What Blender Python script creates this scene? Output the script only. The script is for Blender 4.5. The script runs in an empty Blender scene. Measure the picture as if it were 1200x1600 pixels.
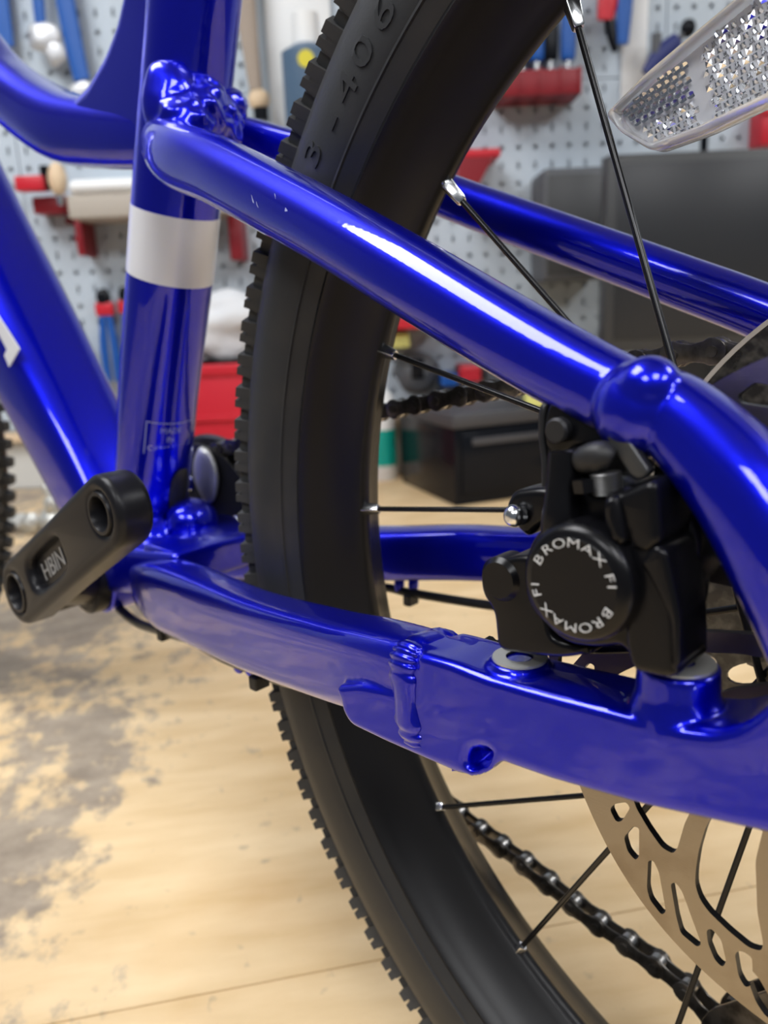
import bpy, bmesh, math, random
from mathutils import Vector, Matrix, noise
from mathutils.geometry import delaunay_2d_cdt
from math import pi, sin, cos, radians, hypot, atan2
rnd = random.Random(7)
scene = bpy.context.scene
COL = scene.collection

# ---------------------------------------------------------------- camera
CAM_POS = Vector((0.02469502, -0.22263029, 0.08712055))
CAM_R = Vector((0.72527896, 0.68715558, -0.04228036))
CAM_U = Vector((-0.14020717, 0.20755405, 0.96812358))
CAM_F = Vector((-0.67402698, 0.69623166, -0.24687873))
FOC = 1279.757
cam_data = bpy.data.cameras.new('camera')
cam_data.sensor_fit = 'HORIZONTAL'
cam_data.sensor_width = 36.0
cam_data.lens = FOC / 1200 * 36
cam_data.clip_start = 0.01
cam_data.dof.use_dof = True
cam_data.dof.focus_distance = 0.222
cam_data.dof.aperture_fstop = cam_data.lens / 2.15
cam = bpy.data.objects.new('camera', cam_data)
COL.objects.link(cam)
cam.matrix_world = Matrix(((CAM_R.x, CAM_U.x, -CAM_F.x, CAM_POS.x), (CAM_R.y, CAM_U.y, -CAM_F.y, CAM_POS.y),
                           (CAM_R.z, CAM_U.z, -CAM_F.z, CAM_POS.z), (0, 0, 0, 1)))
scene.camera = cam

# ---------------------------------------------------------------- light and exposure
scene.view_settings.view_transform = 'Standard'
scene.view_settings.look = 'None'
scene.view_settings.gamma = 1.0
scene.view_settings.exposure = 0.0
scene.view_settings.use_curve_mapping = False
world = bpy.data.worlds.new('workshop_air')
scene.world = world
world.use_nodes = True
world.node_tree.nodes['Background'].inputs['Color'].default_value = (0.80, 0.88, 1.0, 1)
world.node_tree.nodes['Background'].inputs['Strength'].default_value = 0.13

BENCH_Z = -0.2545
WALL_D = 1.70
WH = Vector((-0.69560, 0.71843, 0.0))     # horizontal direction from the bench edge to the back wall
WR = Vector((0.71843, 0.69560, 0.0))      # direction along the back wall
WANG = atan2(WR.y, WR.x)
WO = Vector((CAM_POS.x, CAM_POS.y, 0)) + WH * WALL_D    # a point at the foot of the back wall
WM = Matrix.Translation(WO) @ Matrix.Rotation(WANG, 4, 'Z')


def wall_pt(u, d, z):
    """u along the back wall, d out from it into the room, z up."""
    return WM @ Vector((u, -d, z))


# ceiling lights of the workshop (long LED battens): each one an emissive diffuser in a housing
CEIL_Z = 1.75
PANELS = [  # u along the wall, d out from wall, half length along u, half width
    (-1.10, 1.30, 0.55, 0.46), (2.05, 1.60, 0.40, 0.50),
    (-1.05, 3.30, 0.36, 0.50), (0.50, 3.30, 0.36, 0.50), (2.05, 3.30, 0.36, 0.50)]
PANEL_E = 15.0



# ---------------------------------------------------------------- survey helpers (turn a measured sight line into a point of the scene)
def _ray(x, y):
    return CAM_F + CAM_R * ((x - 600) / FOC) - CAM_U * ((y - 800) / FOC)


def P(x, y, Y):
    d = _ray(x, y)
    return tuple(CAM_POS + d * ((Y - CAM_POS.y) / d.y))


PV = P


def G(x, y, dd):
    d = _ray(x, y)
    p = d * ((WALL_D - dd) / d.dot(WH))
    return p.dot(WR), p.z + CAM_POS.z


# ---------------------------------------------------------------- materials
def mat(name, base=(0.8, 0.8, 0.8), rough=0.5, metal=0.0, coat=0.0, coat_r=0.03, spec=0.5, bump=None, emis=None,
        trans=0.0, ior=1.45, mix=None, alpha=None, aniso=0.0, flake=None):
    m = bpy.data.materials.new(name)
    m.use_nodes = True
    nt = m.node_tree
    b = nt.nodes['Principled BSDF']
    b.inputs['Base Color'].default_value = (*base, 1)
    b.inputs['Roughness'].default_value = rough
    b.inputs['Metallic'].default_value = metal
    b.inputs['Coat Weight'].default_value = coat
    b.inputs['Coat Roughness'].default_value = coat_r
    b.inputs['Specular IOR Level'].default_value = spec
    b.inputs['Transmission Weight'].default_value = trans
    b.inputs['IOR'].default_value = ior
    if alpha is not None:
        b.inputs['Alpha'].default_value = alpha
    if aniso:
        b.inputs['Anisotropic'].default_value = aniso
    if emis:
        b.inputs['Emission Color'].default_value = (*emis[0], 1)
        b.inputs['Emission Strength'].default_value = emis[1]
    tc = nt.nodes.new('ShaderNodeTexCoord')
    if mix:   # (scale, colour 2, low, high)
        n = nt.nodes.new('ShaderNodeTexNoise')
        n.inputs['Scale'].default_value = mix[0]
        n.inputs['Detail'].default_value = 6
        nt.links.new(tc.outputs['Object'], n.inputs['Vector'])
        r = nt.nodes.new('ShaderNodeMapRange')
        r.inputs['From Min'].default_value = mix[2]
        r.inputs['From Max'].default_value = mix[3]
        nt.links.new(n.outputs['Fac'], r.inputs['Value'])
        x = nt.nodes.new('ShaderNodeMix')
        x.data_type = 'RGBA'
        x.inputs['A'].default_value = (*base, 1)
        x.inputs['B'].default_value = (*mix[1], 1)
        nt.links.new(r.outputs['Result'], x.inputs['Factor'])
        nt.links.new(x.outputs['Result'], b.inputs['Base Color'])
    if bump:  # (scale, strength, distance[, stretch])
        n = nt.nodes.new('ShaderNodeTexNoise')
        n.inputs['Scale'].default_value = bump[0]
        n.inputs['Detail'].default_value = 4
        mp = nt.nodes.new('ShaderNodeMapping')
        if len(bump) > 3:
            mp.inputs['Scale'].default_value = bump[3]
        nt.links.new(tc.outputs['Object'], mp.inputs['Vector'])
        nt.links.new(mp.outputs['Vector'], n.inputs['Vector'])
        bp_ = nt.nodes.new('ShaderNodeBump')
        bp_.inputs['Strength'].default_value = bump[1]
        bp_.inputs['Distance'].default_value = bump[2]
        nt.links.new(n.outputs['Fac'], bp_.inputs['Height'])
        nt.links.new(bp_.outputs['Normal'], b.inputs['Normal'])
        if flake is None:
            nt.links.new(bp_.outputs['Normal'], b.inputs['Coat Normal'])
    return m


M = {}
M['blue'] = mat('blue_candy_paint', (0.0, 0.002, 0.50), 0.32, 0.80, 1.0, 0.02, spec=0.3, mix=(9000, (0.0, 0.008, 0.66), 0.45, 0.75),
                bump=(5200, 0.10, 0.0002), flake=True)
M['rubber'] = mat('tyre_rubber', (0.018, 0.019, 0.021), 0.52, bump=(900, 0.15, 0.0003), mix=(40, (0.028, 0.027, 0.026), 0.5, 0.75))
M['knob'] = mat('tread_rubber', (0.030, 0.031, 0.033), 0.6, bump=(900, 0.2, 0.0003), mix=(70, (0.05, 0.047, 0.042), 0.5, 0.75))
M['rim'] = mat('rim_black_anodised', (0.009, 0.009, 0.010), 0.36, 0.0, spec=0.30, bump=(4000, 0.03, 0.0001))
M['black'] = mat('black_gloss_metal', (0.0035, 0.0035, 0.0045), 0.27, 0.0, spec=0.30, bump=(3000, 0.03, 0.0001))
M['crank'] = mat('black_satin_alloy', (0.009, 0.009, 0.011), 0.34, 0.0, spec=0.22)
M['plastic'] = mat('black_plastic', (0.012, 0.012, 0.013), 0.5)
M['cable'] = mat('cable_housing', (0.012, 0.012, 0.013), 0.35)
M['spoke'] = mat('black_spoke_steel', (0.02, 0.02, 0.021), 0.22, 0.6)
M['silver'] = mat('polished_nickel', (0.72, 0.74, 0.76), 0.2, 1.0)
M['dull_nickel'] = mat('dull_nickel', (0.55, 0.56, 0.58), 0.5, 0.6)
M['steel'] = mat('brushed_rotor_steel', (0.30, 0.265, 0.22), 0.34, 1.0, mix=(60, (0.20, 0.16, 0.12), 0.5, 0.8),
                 bump=(300, 0.25, 0.0002, (1, 1, 12)))
M['rotor_edge'] = mat('rotor_dark_edge', (0.03, 0.03, 0.032), 0.35, 0.6)
M['chain'] = mat('dark_chain_steel', (0.13, 0.12, 0.11), 0.30, 0.85, mix=(150, (0.05, 0.045, 0.04), 0.45, 0.7))
M['roller'] = mat('chain_roller_steel', (0.42, 0.41, 0.40), 0.26, 1.0)
M['cog'] = mat('cog_steel', (0.12, 0.115, 0.11), 0.35, 0.9)
M['white'] = mat('white_decal', (0.68, 0.69, 0.73), 0.35, coat=0.6)
M['decal_grey'] = mat('grey_decal', (0.30, 0.32, 0.60), 0.4, coat=0.5)
M['print'] = mat('silver_print', (0.62, 0.62, 0.62), 0.5)
M['print_dim'] = mat('worn_grey_print', (0.30, 0.30, 0.30), 0.5)
M['raw_alloy'] = mat('bare_alloy_face', (0.55, 0.55, 0.52), 0.45, 0.7, bump=(900, 0.3, 0.0003))
M['thread'] = mat('threaded_steel', (0.10, 0.10, 0.10), 0.4, 0.8)
M['clear'] = mat('clear_reflector_plastic', (0.93, 0.94, 0.96), 0.10, 0.0, trans=0.70, ior=1.35)
M['prism'] = mat('reflector_prism', (0.86, 0.87, 0.90), 0.10, 1.0)
M['prism_tray'] = mat('reflector_tray', (0.72, 0.73, 0.76), 0.35, 0.2)
M['pegboard'] = mat('pegboard_blue_grey', (0.46, 0.53, 0.60), 0.5)
M['peg_hole'] = mat('pegboard_hole_back', (0.40, 0.46, 0.52), 0.7)
M['plaster'] = mat('plaster', (0.62, 0.62, 0.60), 0.9)
M['ceiling'] = mat('ceiling_paint', (0.42, 0.42, 0.42), 0.9)
M['floor'] = mat('concrete_floor', (0.25, 0.24, 0.23), 0.7, mix=(3, (0.18, 0.18, 0.18), 0.4, 0.7))
M['led'] = mat('led_diffuser', (1, 1, 1), 0.6, emis=((0.97, 0.98, 1.0), PANEL_E))
M['housing'] = mat('lamp_housing', (0.8, 0.8, 0.8), 0.5)
M['red'] = mat('red_plastic', (0.52, 0.015, 0.03), 0.4)
M['dark_red'] = mat('dark_red_plastic', (0.22, 0.008, 0.016), 0.45)
M['tool_blue'] = mat('blue_tool_grip', (0.008, 0.085, 0.36), 0.4)
M['bottle_blue'] = mat('slate_blue_plastic', (0.075, 0.13, 0.21), 0.45)
M['teal'] = mat('teal_label', (0.0, 0.33, 0.27), 0.45)
M['bottle_white'] = mat('white_plastic', (0.75, 0.76, 0.76), 0.4)
M['yellow'] = mat('yellow_sticker', (0.62, 0.55, 0.04), 0.5)
M['paper_yellow'] = mat('pale_yellow_paper', (0.66, 0.66, 0.22), 0.8)
M['cream'] = mat('cream_wood', (0.66, 0.50, 0.33), 0.6)
M['brown'] = mat('brown_wood', (0.33, 0.27, 0.22), 0.6)
M['cloth'] = mat('grey_white_cloth', (0.60, 0.61, 0.63), 0.9, bump=(30, 0.5, 0.01))
M['card'] = mat('beige_card', (0.42, 0.38, 0.33), 0.8)
M['bg_black'] = mat('black_case', (0.006, 0.007, 0.010), 0.20, spec=0.18)
M['box_grey'] = mat('dark_grey_lid', (0.05, 0.05, 0.056), 0.5)
M['screen'] = mat('black_screen', (0.022, 0.024, 0.028), 0.34, spec=0.38)
M['bezel'] = mat('screen_bezel', (0.035, 0.037, 0.04), 0.4)
M['grey_dark'] = mat('dark_grey_plastic', (0.085, 0.09, 0.10), 0.5)
M['green'] = mat('green_grip', (0.01, 0.22, 0.10), 0.5)
M['dark_blue'] = mat('dark_blue_plastic', (0.02, 0.03, 0.15), 0.4)
M['panel_white'] = mat('off_white_board', (0.60, 0.60, 0.57), 0.6)


def protector_material():
    m = bpy.data.materials.new('scuffed_clear_plastic')
    m.use_nodes = True
    nt = m.node_tree
    b = nt.nodes['Principled BSDF']
    b.inputs['Base Color'].default_value = (0.10, 0.095, 0.085, 1)
    b.inputs['Roughness'].default_value = 0.3
    tc = nt.nodes.new('ShaderNodeTexCoord')
    n = nt.nodes.new('ShaderNodeTexNoise')
    n.inputs['Scale'].default_value = 90
    n.inputs['Detail'].default_value = 9
    n.inputs['Roughness'].default_value = 0.7
    nt.links.new(tc.outputs['Object'], n.inputs['Vector'])
    r = nt.nodes.new('ShaderNodeMapRange')
    r.inputs['From Min'].default_value = 0.35
    r.inputs['From Max'].default_value = 0.72
    r.inputs['To Min'].default_value = 0.84
    r.inputs['To Max'].default_value = 0.99
    nt.links.new(n.outputs['Fac'], r.inputs['Value'])
    nt.links.new(r.outputs['Result'], b.inputs['Alpha'])
    x = nt.nodes.new('ShaderNodeTexNoise')
    x.inputs['Scale'].default_value = 260
    nt.links.new(tc.outputs['Object'], x.inputs['Vector'])
    c = nt.nodes.new('ShaderNodeValToRGB')
    c.color_ramp.elements[0].position = 0.45
    c.color_ramp.elements[0].color = (0.014, 0.013, 0.012, 1)
    c.color_ramp.elements[1].position = 0.80
    c.color_ramp.elements[1].color = (0.11, 0.10, 0.085, 1)
    nt.links.new(x.outputs['Fac'], c.inputs['Fac'])
    nt.links.new(c.outputs['Color'], b.inputs['Base Color'])
    return m


M['protector'] = protector_material()


def bench_material():
    m = bpy.data.materials.new('worn_plywood')
    m.use_nodes = True
    nt = m.node_tree
    L = nt.links.new
    b = nt.nodes['Principled BSDF']
    b.inputs['Roughness'].default_value = 0.52
    tc = nt.nodes.new('ShaderNodeTexCoord')
    mp = nt.nodes.new('ShaderNodeMapping')
    mp.inputs['Rotation'].default_value = (0, 0, -WANG - 0.15)
    L(tc.outputs['Object'], mp.inputs['Vector'])

    def noise_(scale, detail=6, rough=0.6, stretch=(1, 1, 1), off=0.0):
        k = nt.nodes.new('ShaderNodeMapping')
        k.inputs['Scale'].default_value = stretch
        k.inputs['Location'].default_value = (off, off * 1.7, 0)
        L(mp.outputs['Vector'], k.inputs['Vector'])
        n = nt.nodes.new('ShaderNodeTexNoise')
        n.inputs['Scale'].default_value = scale
        n.inputs['Detail'].default_value = detail
        n.inputs['Roughness'].default_value = rough
        L(k.outputs['Vector'], n.inputs['Vector'])
        return n.outputs['Fac']

    def ramp(fac, a, c, ca, cc):
        r = nt.nodes.new('ShaderNodeValToRGB')
        r.color_ramp.elements[0].position = a
        r.color_ramp.elements[0].color = (*ca, 1)
        r.color_ramp.elements[1].position = c
        r.color_ramp.elements[1].color = (*cc, 1)
        L(fac, r.inputs['Fac'])
        return r.outputs['Color']

    def mixc(f, a, c):
        x = nt.nodes.new('ShaderNodeMix')
        x.data_type = 'RGBA'
        L(f, x.inputs['Factor'])
        L(a, x.inputs['A'])
        L(c, x.inputs['B'])
        return x.outputs['Result']

    def math_(op, a, c):
        x = nt.nodes.new('ShaderNodeMath')
        x.operation = op
        for i, v in enumerate((a, c)):
            if isinstance(v, (int, float)):
                x.inputs[i].default_value = v
            else:
                L(v, x.inputs[i])
        x.use_clamp = False
        return x.outputs[0]

    grain = ramp(noise_(16, 5, 0.55, (0.55, 2.4, 1)), 0.30, 0.72, (0.60, 0.42, 0.215), (0.78, 0.595, 0.36))
    warm = ramp(noise_(7, 4, 0.5, (1.3, 1, 1), 3.0), 0.52, 0.75, (0, 0, 0), (1, 1, 1))
    base = mixc(math_('MULTIPLY', warm, 0.45), grain, ramp(noise_(30), 0.4, 0.6, (0.56, 0.33, 0.14), (0.60, 0.38, 0.17)))
    # grey worn area: towards the -u end of the bench
    sep = nt.nodes.new('ShaderNodeSeparateXYZ')
    mp2 = nt.nodes.new('ShaderNodeMapping')
    mp2.vector_type = 'POINT'
    mp2.inputs['Rotation'].default_value = (0, 0, -WANG)
    L(tc.outputs['Object'], mp2.inputs['Vector'])
    L(mp2.outputs['Vector'], sep.inputs['Vector'])
    g = nt.nodes.new('ShaderNodeMapRange')          # 1 at the far left, 0 to the right
    g.inputs['From Min'].default_value = -0.26
    g.inputs['From Max'].default_value = -0.40
    g.inputs['To Min'].default_value = -0.13
    g.inputs['To Max'].default_value = 0.13
    g.clamp = True
    L(sep.outputs['X'], g.inputs['Value'])
    big = noise_(9, 2, 0.5, (1, 1, 1), 1.0)
    fine = noise_(42, 6, 0.62, (1.3, 1, 1), 5.0)
    v = math_('ADD', math_('ADD', math_('MULTIPLY', big, 0.5), math_('MULTIPLY', fine, 0.62)), g.outputs['Result'])
    mask = ramp(v, 0.60, 0.70, (0, 0, 0), (1, 1, 1))
    greyc = ramp(noise_(26, 6, 0.7, (1, 1.4, 1), 9.0), 0.35, 0.75, (0.17, 0.145, 0.125), (0.40, 0.34, 0.27))
    dirt = ramp(noise_(70, 3, 0.5, (1, 1, 1), 12.0), 0.66, 0.76, (0, 0, 0), (1, 1, 1))
    col = mixc(math_('MULTIPLY', mask, 0.85), base, greyc)
    col2 = mixc(math_('MULTIPLY', dirt, 0.5), col, ramp(noise_(5), 0, 1, (0.20, 0.17, 0.14), (0.26, 0.21, 0.16)))
    L(col2, b.inputs['Base Color'])
    bp_ = nt.nodes.new('ShaderNodeBump')
    bp_.inputs['Strength'].default_value = 0.25
    bp_.inputs['Distance'].default_value = 0.002
    L(fine, bp_.inputs['Height'])
    L(bp_.outputs['Normal'], b.inputs['Normal'])
    return m


M['bench'] = bench_material()


# ---------------------------------------------------------------- builders
def link(name, me, m=None, parent=None, smooth=None):
    if m is not None:
        me.materials.append(M[m] if isinstance(m, str) else m)
    o = bpy.data.objects.new(name, me)
    COL.objects.link(o)
    if parent:
        o.parent = parent
        o.matrix_parent_inverse = parent.matrix_world.inverted() if False else Matrix.Identity(4)
    if smooth is not None:
        smooth_me(me, smooth)
    return o


def smooth_me(me, angle=35):
    for p in me.polygons:
        p.use_smooth = True
    if angle < 180:
        bm = bmesh.new()
        bm.from_mesh(me)
        a = radians(angle)
        for e in bm.edges:
            if len(e.link_faces) == 2 and e.calc_face_angle(0) > a:
                e.smooth = False
        bm.to_mesh(me)
        bm.free()


def empty(name, loc=(0, 0, 0), rot=0.0, parent=None):
    o = bpy.data.objects.new(name, None)
    COL.objects.link(o)
    o.location = loc
    o.rotation_euler = (0, 0, rot)
    if parent:
        o.parent = parent
    return o


def tag(o, label=None, cat=None, group=None, kind=None):
    if label:
        o['label'] = label
    if cat:
        o['category'] = cat
    if group:
        o['group'] = group
    if kind:
        o['kind'] = kind
    return o


def mesh_from(bm, name):
    me = bpy.data.meshes.new(name)
    bmesh.ops.recalc_face_normals(bm, faces=bm.faces)
    bm.to_mesh(me)
    bm.free()
    return me


def catmull(pts, sub):
    """pts: list of equal-length float tuples."""
    out = []
    n = len(pts)
    for i in range(n - 1):
        p0 = pts[max(i - 1, 0)]
        p1, p2 = pts[i], pts[i + 1]
        p3 = pts[min(i + 2, n - 1)]
        for s in range(sub):
            t = s / sub
            out.append(tuple(0.5 * ((2 * b) + (c - a) * t + (2 * a - 5 * b + 4 * c - d) * t * t + (3 * b - a - 3 * c + d) * t ** 3)
                             for a, b, c, d in zip(p0, p1, p2, p3)))
    out.append(tuple(pts[-1]))
    return out


def ring_loft(bm, centers, frames, sizes, seg=28, power=2.0, cap=True):
    rings = []
    for c, (a, b), s in zip(centers, frames, sizes):
        sx, sy, pw = (s + (power,))[:3] if len(s) < 3 else s
        row = []
        for k in range(seg):
            t = 2 * pi * k / seg
            ct, st = cos(t), sin(t)
            x = math.copysign(abs(ct) ** (2 / pw), ct) * sx
            y = math.copysign(abs(st) ** (2 / pw), st) * sy
            row.append(bm.verts.new(c + a * x + b * y))
        rings.append(row)
    for r0, r1 in zip(rings, rings[1:]):
        for k in range(seg):
            bm.faces.new((r0[k], r0[(k + 1) % seg], r1[(k + 1) % seg], r1[k]))
    if cap:
        bm.faces.new(rings[0][::-1])
        bm.faces.new(rings[-1])
    return rings


def tube_bm(stations, seg=28, power=2.0, sub=6, ref=Vector((0, 1, 0)), bm=None):
    """stations: (x,y,z,rx[,ry]) rx is the half size along the lateral reference, ry along the other."""
    st = [tuple(s) if len(s) == 5 else (*s[:4], s[3]) for s in stations]
    pts = catmull(st, sub) if len(st) > 2 else catmull(st, max(2, sub))
    bm = bm or bmesh.new()
    C_ = [Vector(p[:3]) for p in pts]
    frames, sizes = [], []
    for i, c in enumerate(C_):
        t = (C_[min(i + 1, len(C_) - 1)] - C_[max(i - 1, 0)]).normalized()
        a = (ref - t * ref.dot(t))
        if a.length < 1e-4:
            a = Vector((1, 0, 0)) - t * t.x
        a.normalize()
        b = t.cross(a).normalized()
        frames.append((a, b))
        sizes.append((pts[i][3], pts[i][4], power))
    ring_loft(bm, C_, frames, sizes, seg, power)
    return bm


def tube(name, stations, m, parent=None, seg=28, power=2.0, sub=6, ref=Vector((0, 1, 0)), smooth=50):
    return link(name, mesh_from(tube_bm(stations, seg, power, sub, ref), name), m, parent, smooth)


def wire(name, pts, r, m, parent=None, seg=10, sub=8):
    return tube(name, [(*p, r) for p in pts], m, parent, seg, 2.0, sub, Vector((0.3, 0.2, 0.93)), 80)


def cyl_bm(p0, p1, r0, r1=None, seg=24, bm=None, cap=True):
    bm = bm or bmesh.new()
    p0, p1 = Vector(p0), Vector(p1)
    r1 = r0 if r1 is None else r1
    t = (p1 - p0).normalized()
    a = t.orthogonal().normalized()
    b = t.cross(a)
    ring_loft(bm, [p0, p1], [(a, b)] * 2, [(r0, r0, 2), (r1, r1, 2)], seg, 2, cap)
    return bm


def lathe_bm(profile, axis_o, axis_d=Vector((0, 1, 0)), seg=48, bm=None, a0=0.0, a1=2 * pi, closed_profile=False):
    """profile: (radius, along axis)."""
    bm = bm or bmesh.new()
    o = Vector(axis_o)
    d = Vector(axis_d).normalized()
    if abs(d.y) > 0.9:
        a, b = Vector((1, 0, 0)), Vector((0, 0, 1))
    else:
        a = d.orthogonal().normalized()
        b = d.cross(a)
    full = abs(a1 - a0) > 2 * pi - 1e-6
    n = seg if full else seg + 1
    rows = []
    for k in range(n):
        t = a0 + (a1 - a0) * k / seg
        e = a * cos(t) + b * sin(t)
        rows.append([bm.verts.new(o + e * r + d * h) for r, h in profile])
    np_ = len(profile)
    for k in range(seg):
        r0, r1 = rows[k], rows[(k + 1) % n]
        for j in range(np_ if closed_profile else np_ - 1):
            j2 = (j + 1) % np_
            bm.faces.new((r0[j], r0[j2], r1[j2], r1[j]))
    return bm


def lathe(name, profile, o, d, m, parent=None, seg=48, smooth=35, **k):
    bm = lathe_bm(profile, o, d, seg, **k)
    bmesh.ops.remove_doubles(bm, verts=bm.verts, dist=1e-6)
    return link(name, mesh_from(bm, name), m, parent, smooth)


def round_poly(pts, rad, n=4):
    """round the corners of a closed 2D polygon."""
    out = []
    N = len(pts)
    for i in range(N):
        p = Vector(pts[i])
        a = Vector(pts[i - 1]) - p
        b = Vector(pts[(i + 1) % N]) - p
        la, lb = a.length, b.length
        if la < 1e-9 or lb < 1e-9:
            continue
        r = min(rad, la * 0.45, lb * 0.45)
        s, e = p + a / la * r, p + b / lb * r
        for k in range(n + 1):
            t = k / n
            q = s * (1 - t) ** 2 + p * 2 * t * (1 - t) + e * t * t
            out.append((q.x, q.y))
    return out


def plate_bm(outline, holes=(), y0=0.0, y1=0.01, bevel=0.0, bseg=2):
    """a plate in the XZ plane between y0 (front) and y1, filled through a 2D curve so that holes stay open."""
    cu = bpy.data.curves.new('tmp', 'CURVE')
    cu.dimensions = '2D'
    cu.fill_mode = 'BOTH'
    for poly in [outline, *holes]:
        s = cu.splines.new('POLY')
        s.points.add(len(poly) - 1)
        for p, q in zip(s.points, poly):
            p.co = (q[0], q[1], 0, 1)
        s.use_cyclic_u = True
    ext = abs(y1 - y0) / 2
    cu.extrude = max(ext - bevel, 1e-5)
    if bevel:
        cu.bevel_depth = bevel
        cu.bevel_resolution = bseg
        cu.offset = -bevel
    o = bpy.data.objects.new('tmp', cu)
    COL.objects.link(o)
    dg = bpy.context.evaluated_depsgraph_get()
    dg.update()
    me = bpy.data.meshes.new_from_object(o.evaluated_get(dg))
    bpy.data.objects.remove(o)
    bpy.data.curves.remove(cu)
    ym = (y0 + y1) / 2
    for v in me.vertices:
        x, z, w = v.co
        v.co = (x, ym - w, z)
    me.materials.clear()
    bm = bmesh.new()
    bm.from_mesh(me)
    bpy.data.meshes.remove(me)
    bmesh.ops.remove_doubles(bm, verts=bm.verts, dist=1e-6)
    return bm


def cut_plate_bm(outline, holes, y0, y1):
    """a flat plate with many cut-outs, triangulated with the cut-outs as constraints."""
    pts, edges = [], []
    for poly in [outline, *holes]:
        n0 = len(pts)
        pts += [Vector(p) for p in poly]
        edges += [(n0 + i, n0 + (i + 1) % len(poly)) for i in range(len(poly))]
    vs, es, fs = delaunay_2d_cdt(pts, edges, [], 0, 1e-7)[:3]
    boxes = [(min(p[0] for p in h), max(p[0] for p in h), min(p[1] for p in h), max(p[1] for p in h), h) for h in holes]
    bm = bmesh.new()
    a = [bm.verts.new((v.x, y0, v.y)) for v in vs]
    b = [bm.verts.new((v.x, y1, v.y)) for v in vs]
    cnt = {}
    for f in fs:
        c = ((vs[f[0]].x + vs[f[1]].x + vs[f[2]].x) / 3, (vs[f[0]].y + vs[f[1]].y + vs[f[2]].y) / 3)
        if not inside(c, outline) or any(x0 < c[0] < x1 and z0 < c[1] < z1 and inside(c, h) for x0, x1, z0, z1, h in boxes):
            continue
        bm.faces.new([a[i] for i in f])
        bm.faces.new([b[i] for i in reversed(f)])
        for i in range(len(f)):
            e = (f[i], f[(i + 1) % len(f)])
            k = (min(e), max(e))
            cnt.setdefault(k, []).append(e)
    for k, e in cnt.items():
        if len(e) == 1:
            i, j = e[0]
            bm.faces.new((a[j], a[i], b[i], b[j]))
    bmesh.ops.delete(bm, geom=[v for v in bm.verts if not v.link_faces], context='VERTS')
    return bm


def inside(p, poly):
    c = False
    j = len(poly) - 1
    for i in range(len(poly)):
        if (poly[i][1] > p[1]) != (poly[j][1] > p[1]) and p[0] < (poly[j][0] - poly[i][0]) * (p[1] - poly[i][1]) / (poly[j][1] - poly[i][1]) + poly[i][0]:
            c = not c
        j = i
    return c


def plate(name, outline, y0, y1, m, parent=None, bevel=0.0008, holes=(), rad=0.0, smooth=30, bseg=2, rn=4):
    if rad:
        outline = round_poly(outline, rad, rn)
    bm = plate_bm(outline, holes, y0, y1, bevel, bseg)
    return link(name, mesh_from(bm, name), m, parent, smooth)


def box_bm(lo, hi, bevel=0.0, bm=None, seg=2):
    t = bmesh.new()
    bmesh.ops.create_cube(t, size=1)
    lo, hi = Vector(lo), Vector(hi)
    for v in t.verts:
        v.co = Vector((lo[i] + (v.co[i] + 0.5) * (hi[i] - lo[i]) for i in range(3)))
    if bevel:
        bmesh.ops.bevel(t, geom=list(t.edges), offset=bevel, segments=seg, affect='EDGES', profile=0.5)
    if bm is None:
        return t
    me = bpy.data.meshes.new('t')
    t.to_mesh(me)
    t.free()
    bm.from_mesh(me)
    bpy.data.meshes.remove(me)
    return bm


def add_mesh(bm, other):
    me = bpy.data.meshes.new('t')
    other.to_mesh(me)
    other.free()
    bm.from_mesh(me)
    bpy.data.meshes.remove(me)
    return bm


def glyph_me(ch, size=1.0, extrude=0.0, align='CENTER', offset=0.0, sub=0):
    """a triangulated glyph mesh in its own XY plane, centred."""
    cu = bpy.data.curves.new('t', 'FONT')
    cu.body = ch
    cu.size = size
    cu.extrude = extrude
    cu.align_x = align
    cu.align_y = 'CENTER'
    cu.resolution_u = 3
    cu.offset = offset
    o = bpy.data.objects.new('t', cu)
    COL.objects.link(o)
    dg = bpy.context.evaluated_depsgraph_get()
    dg.update()
    me = bpy.data.meshes.new_from_object(o.evaluated_get(dg))
    bpy.data.objects.remove(o)
    bpy.data.curves.remove(cu)
    me.materials.clear()
    if sub:
        bm = bmesh.new()
        bm.from_mesh(me)
        bmesh.ops.triangulate(bm, faces=bm.faces)
        for _ in range(sub):
            bmesh.ops.subdivide_edges(bm, edges=bm.edges, cuts=1)
        bm.to_mesh(me)
        bm.free()
    return me


def blob_bm(c, rad, bm=None, seed=0, amp=0.12, freq=3.0, sub=3):
    t = bmesh.new()
    bmesh.ops.create_icosphere(t, subdivisions=sub, radius=1)
    for v in t.verts:
        n = 1 + amp * noise.noise(v.co * freq + Vector((seed * 7.3, seed, 0)))
        v.co = Vector(c) + Vector((v.co.x * rad[0] * n, v.co.y * rad[1] * n, v.co.z * rad[2] * n))
    if bm is None:
        return t
    return add_mesh(bm, t)


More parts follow.
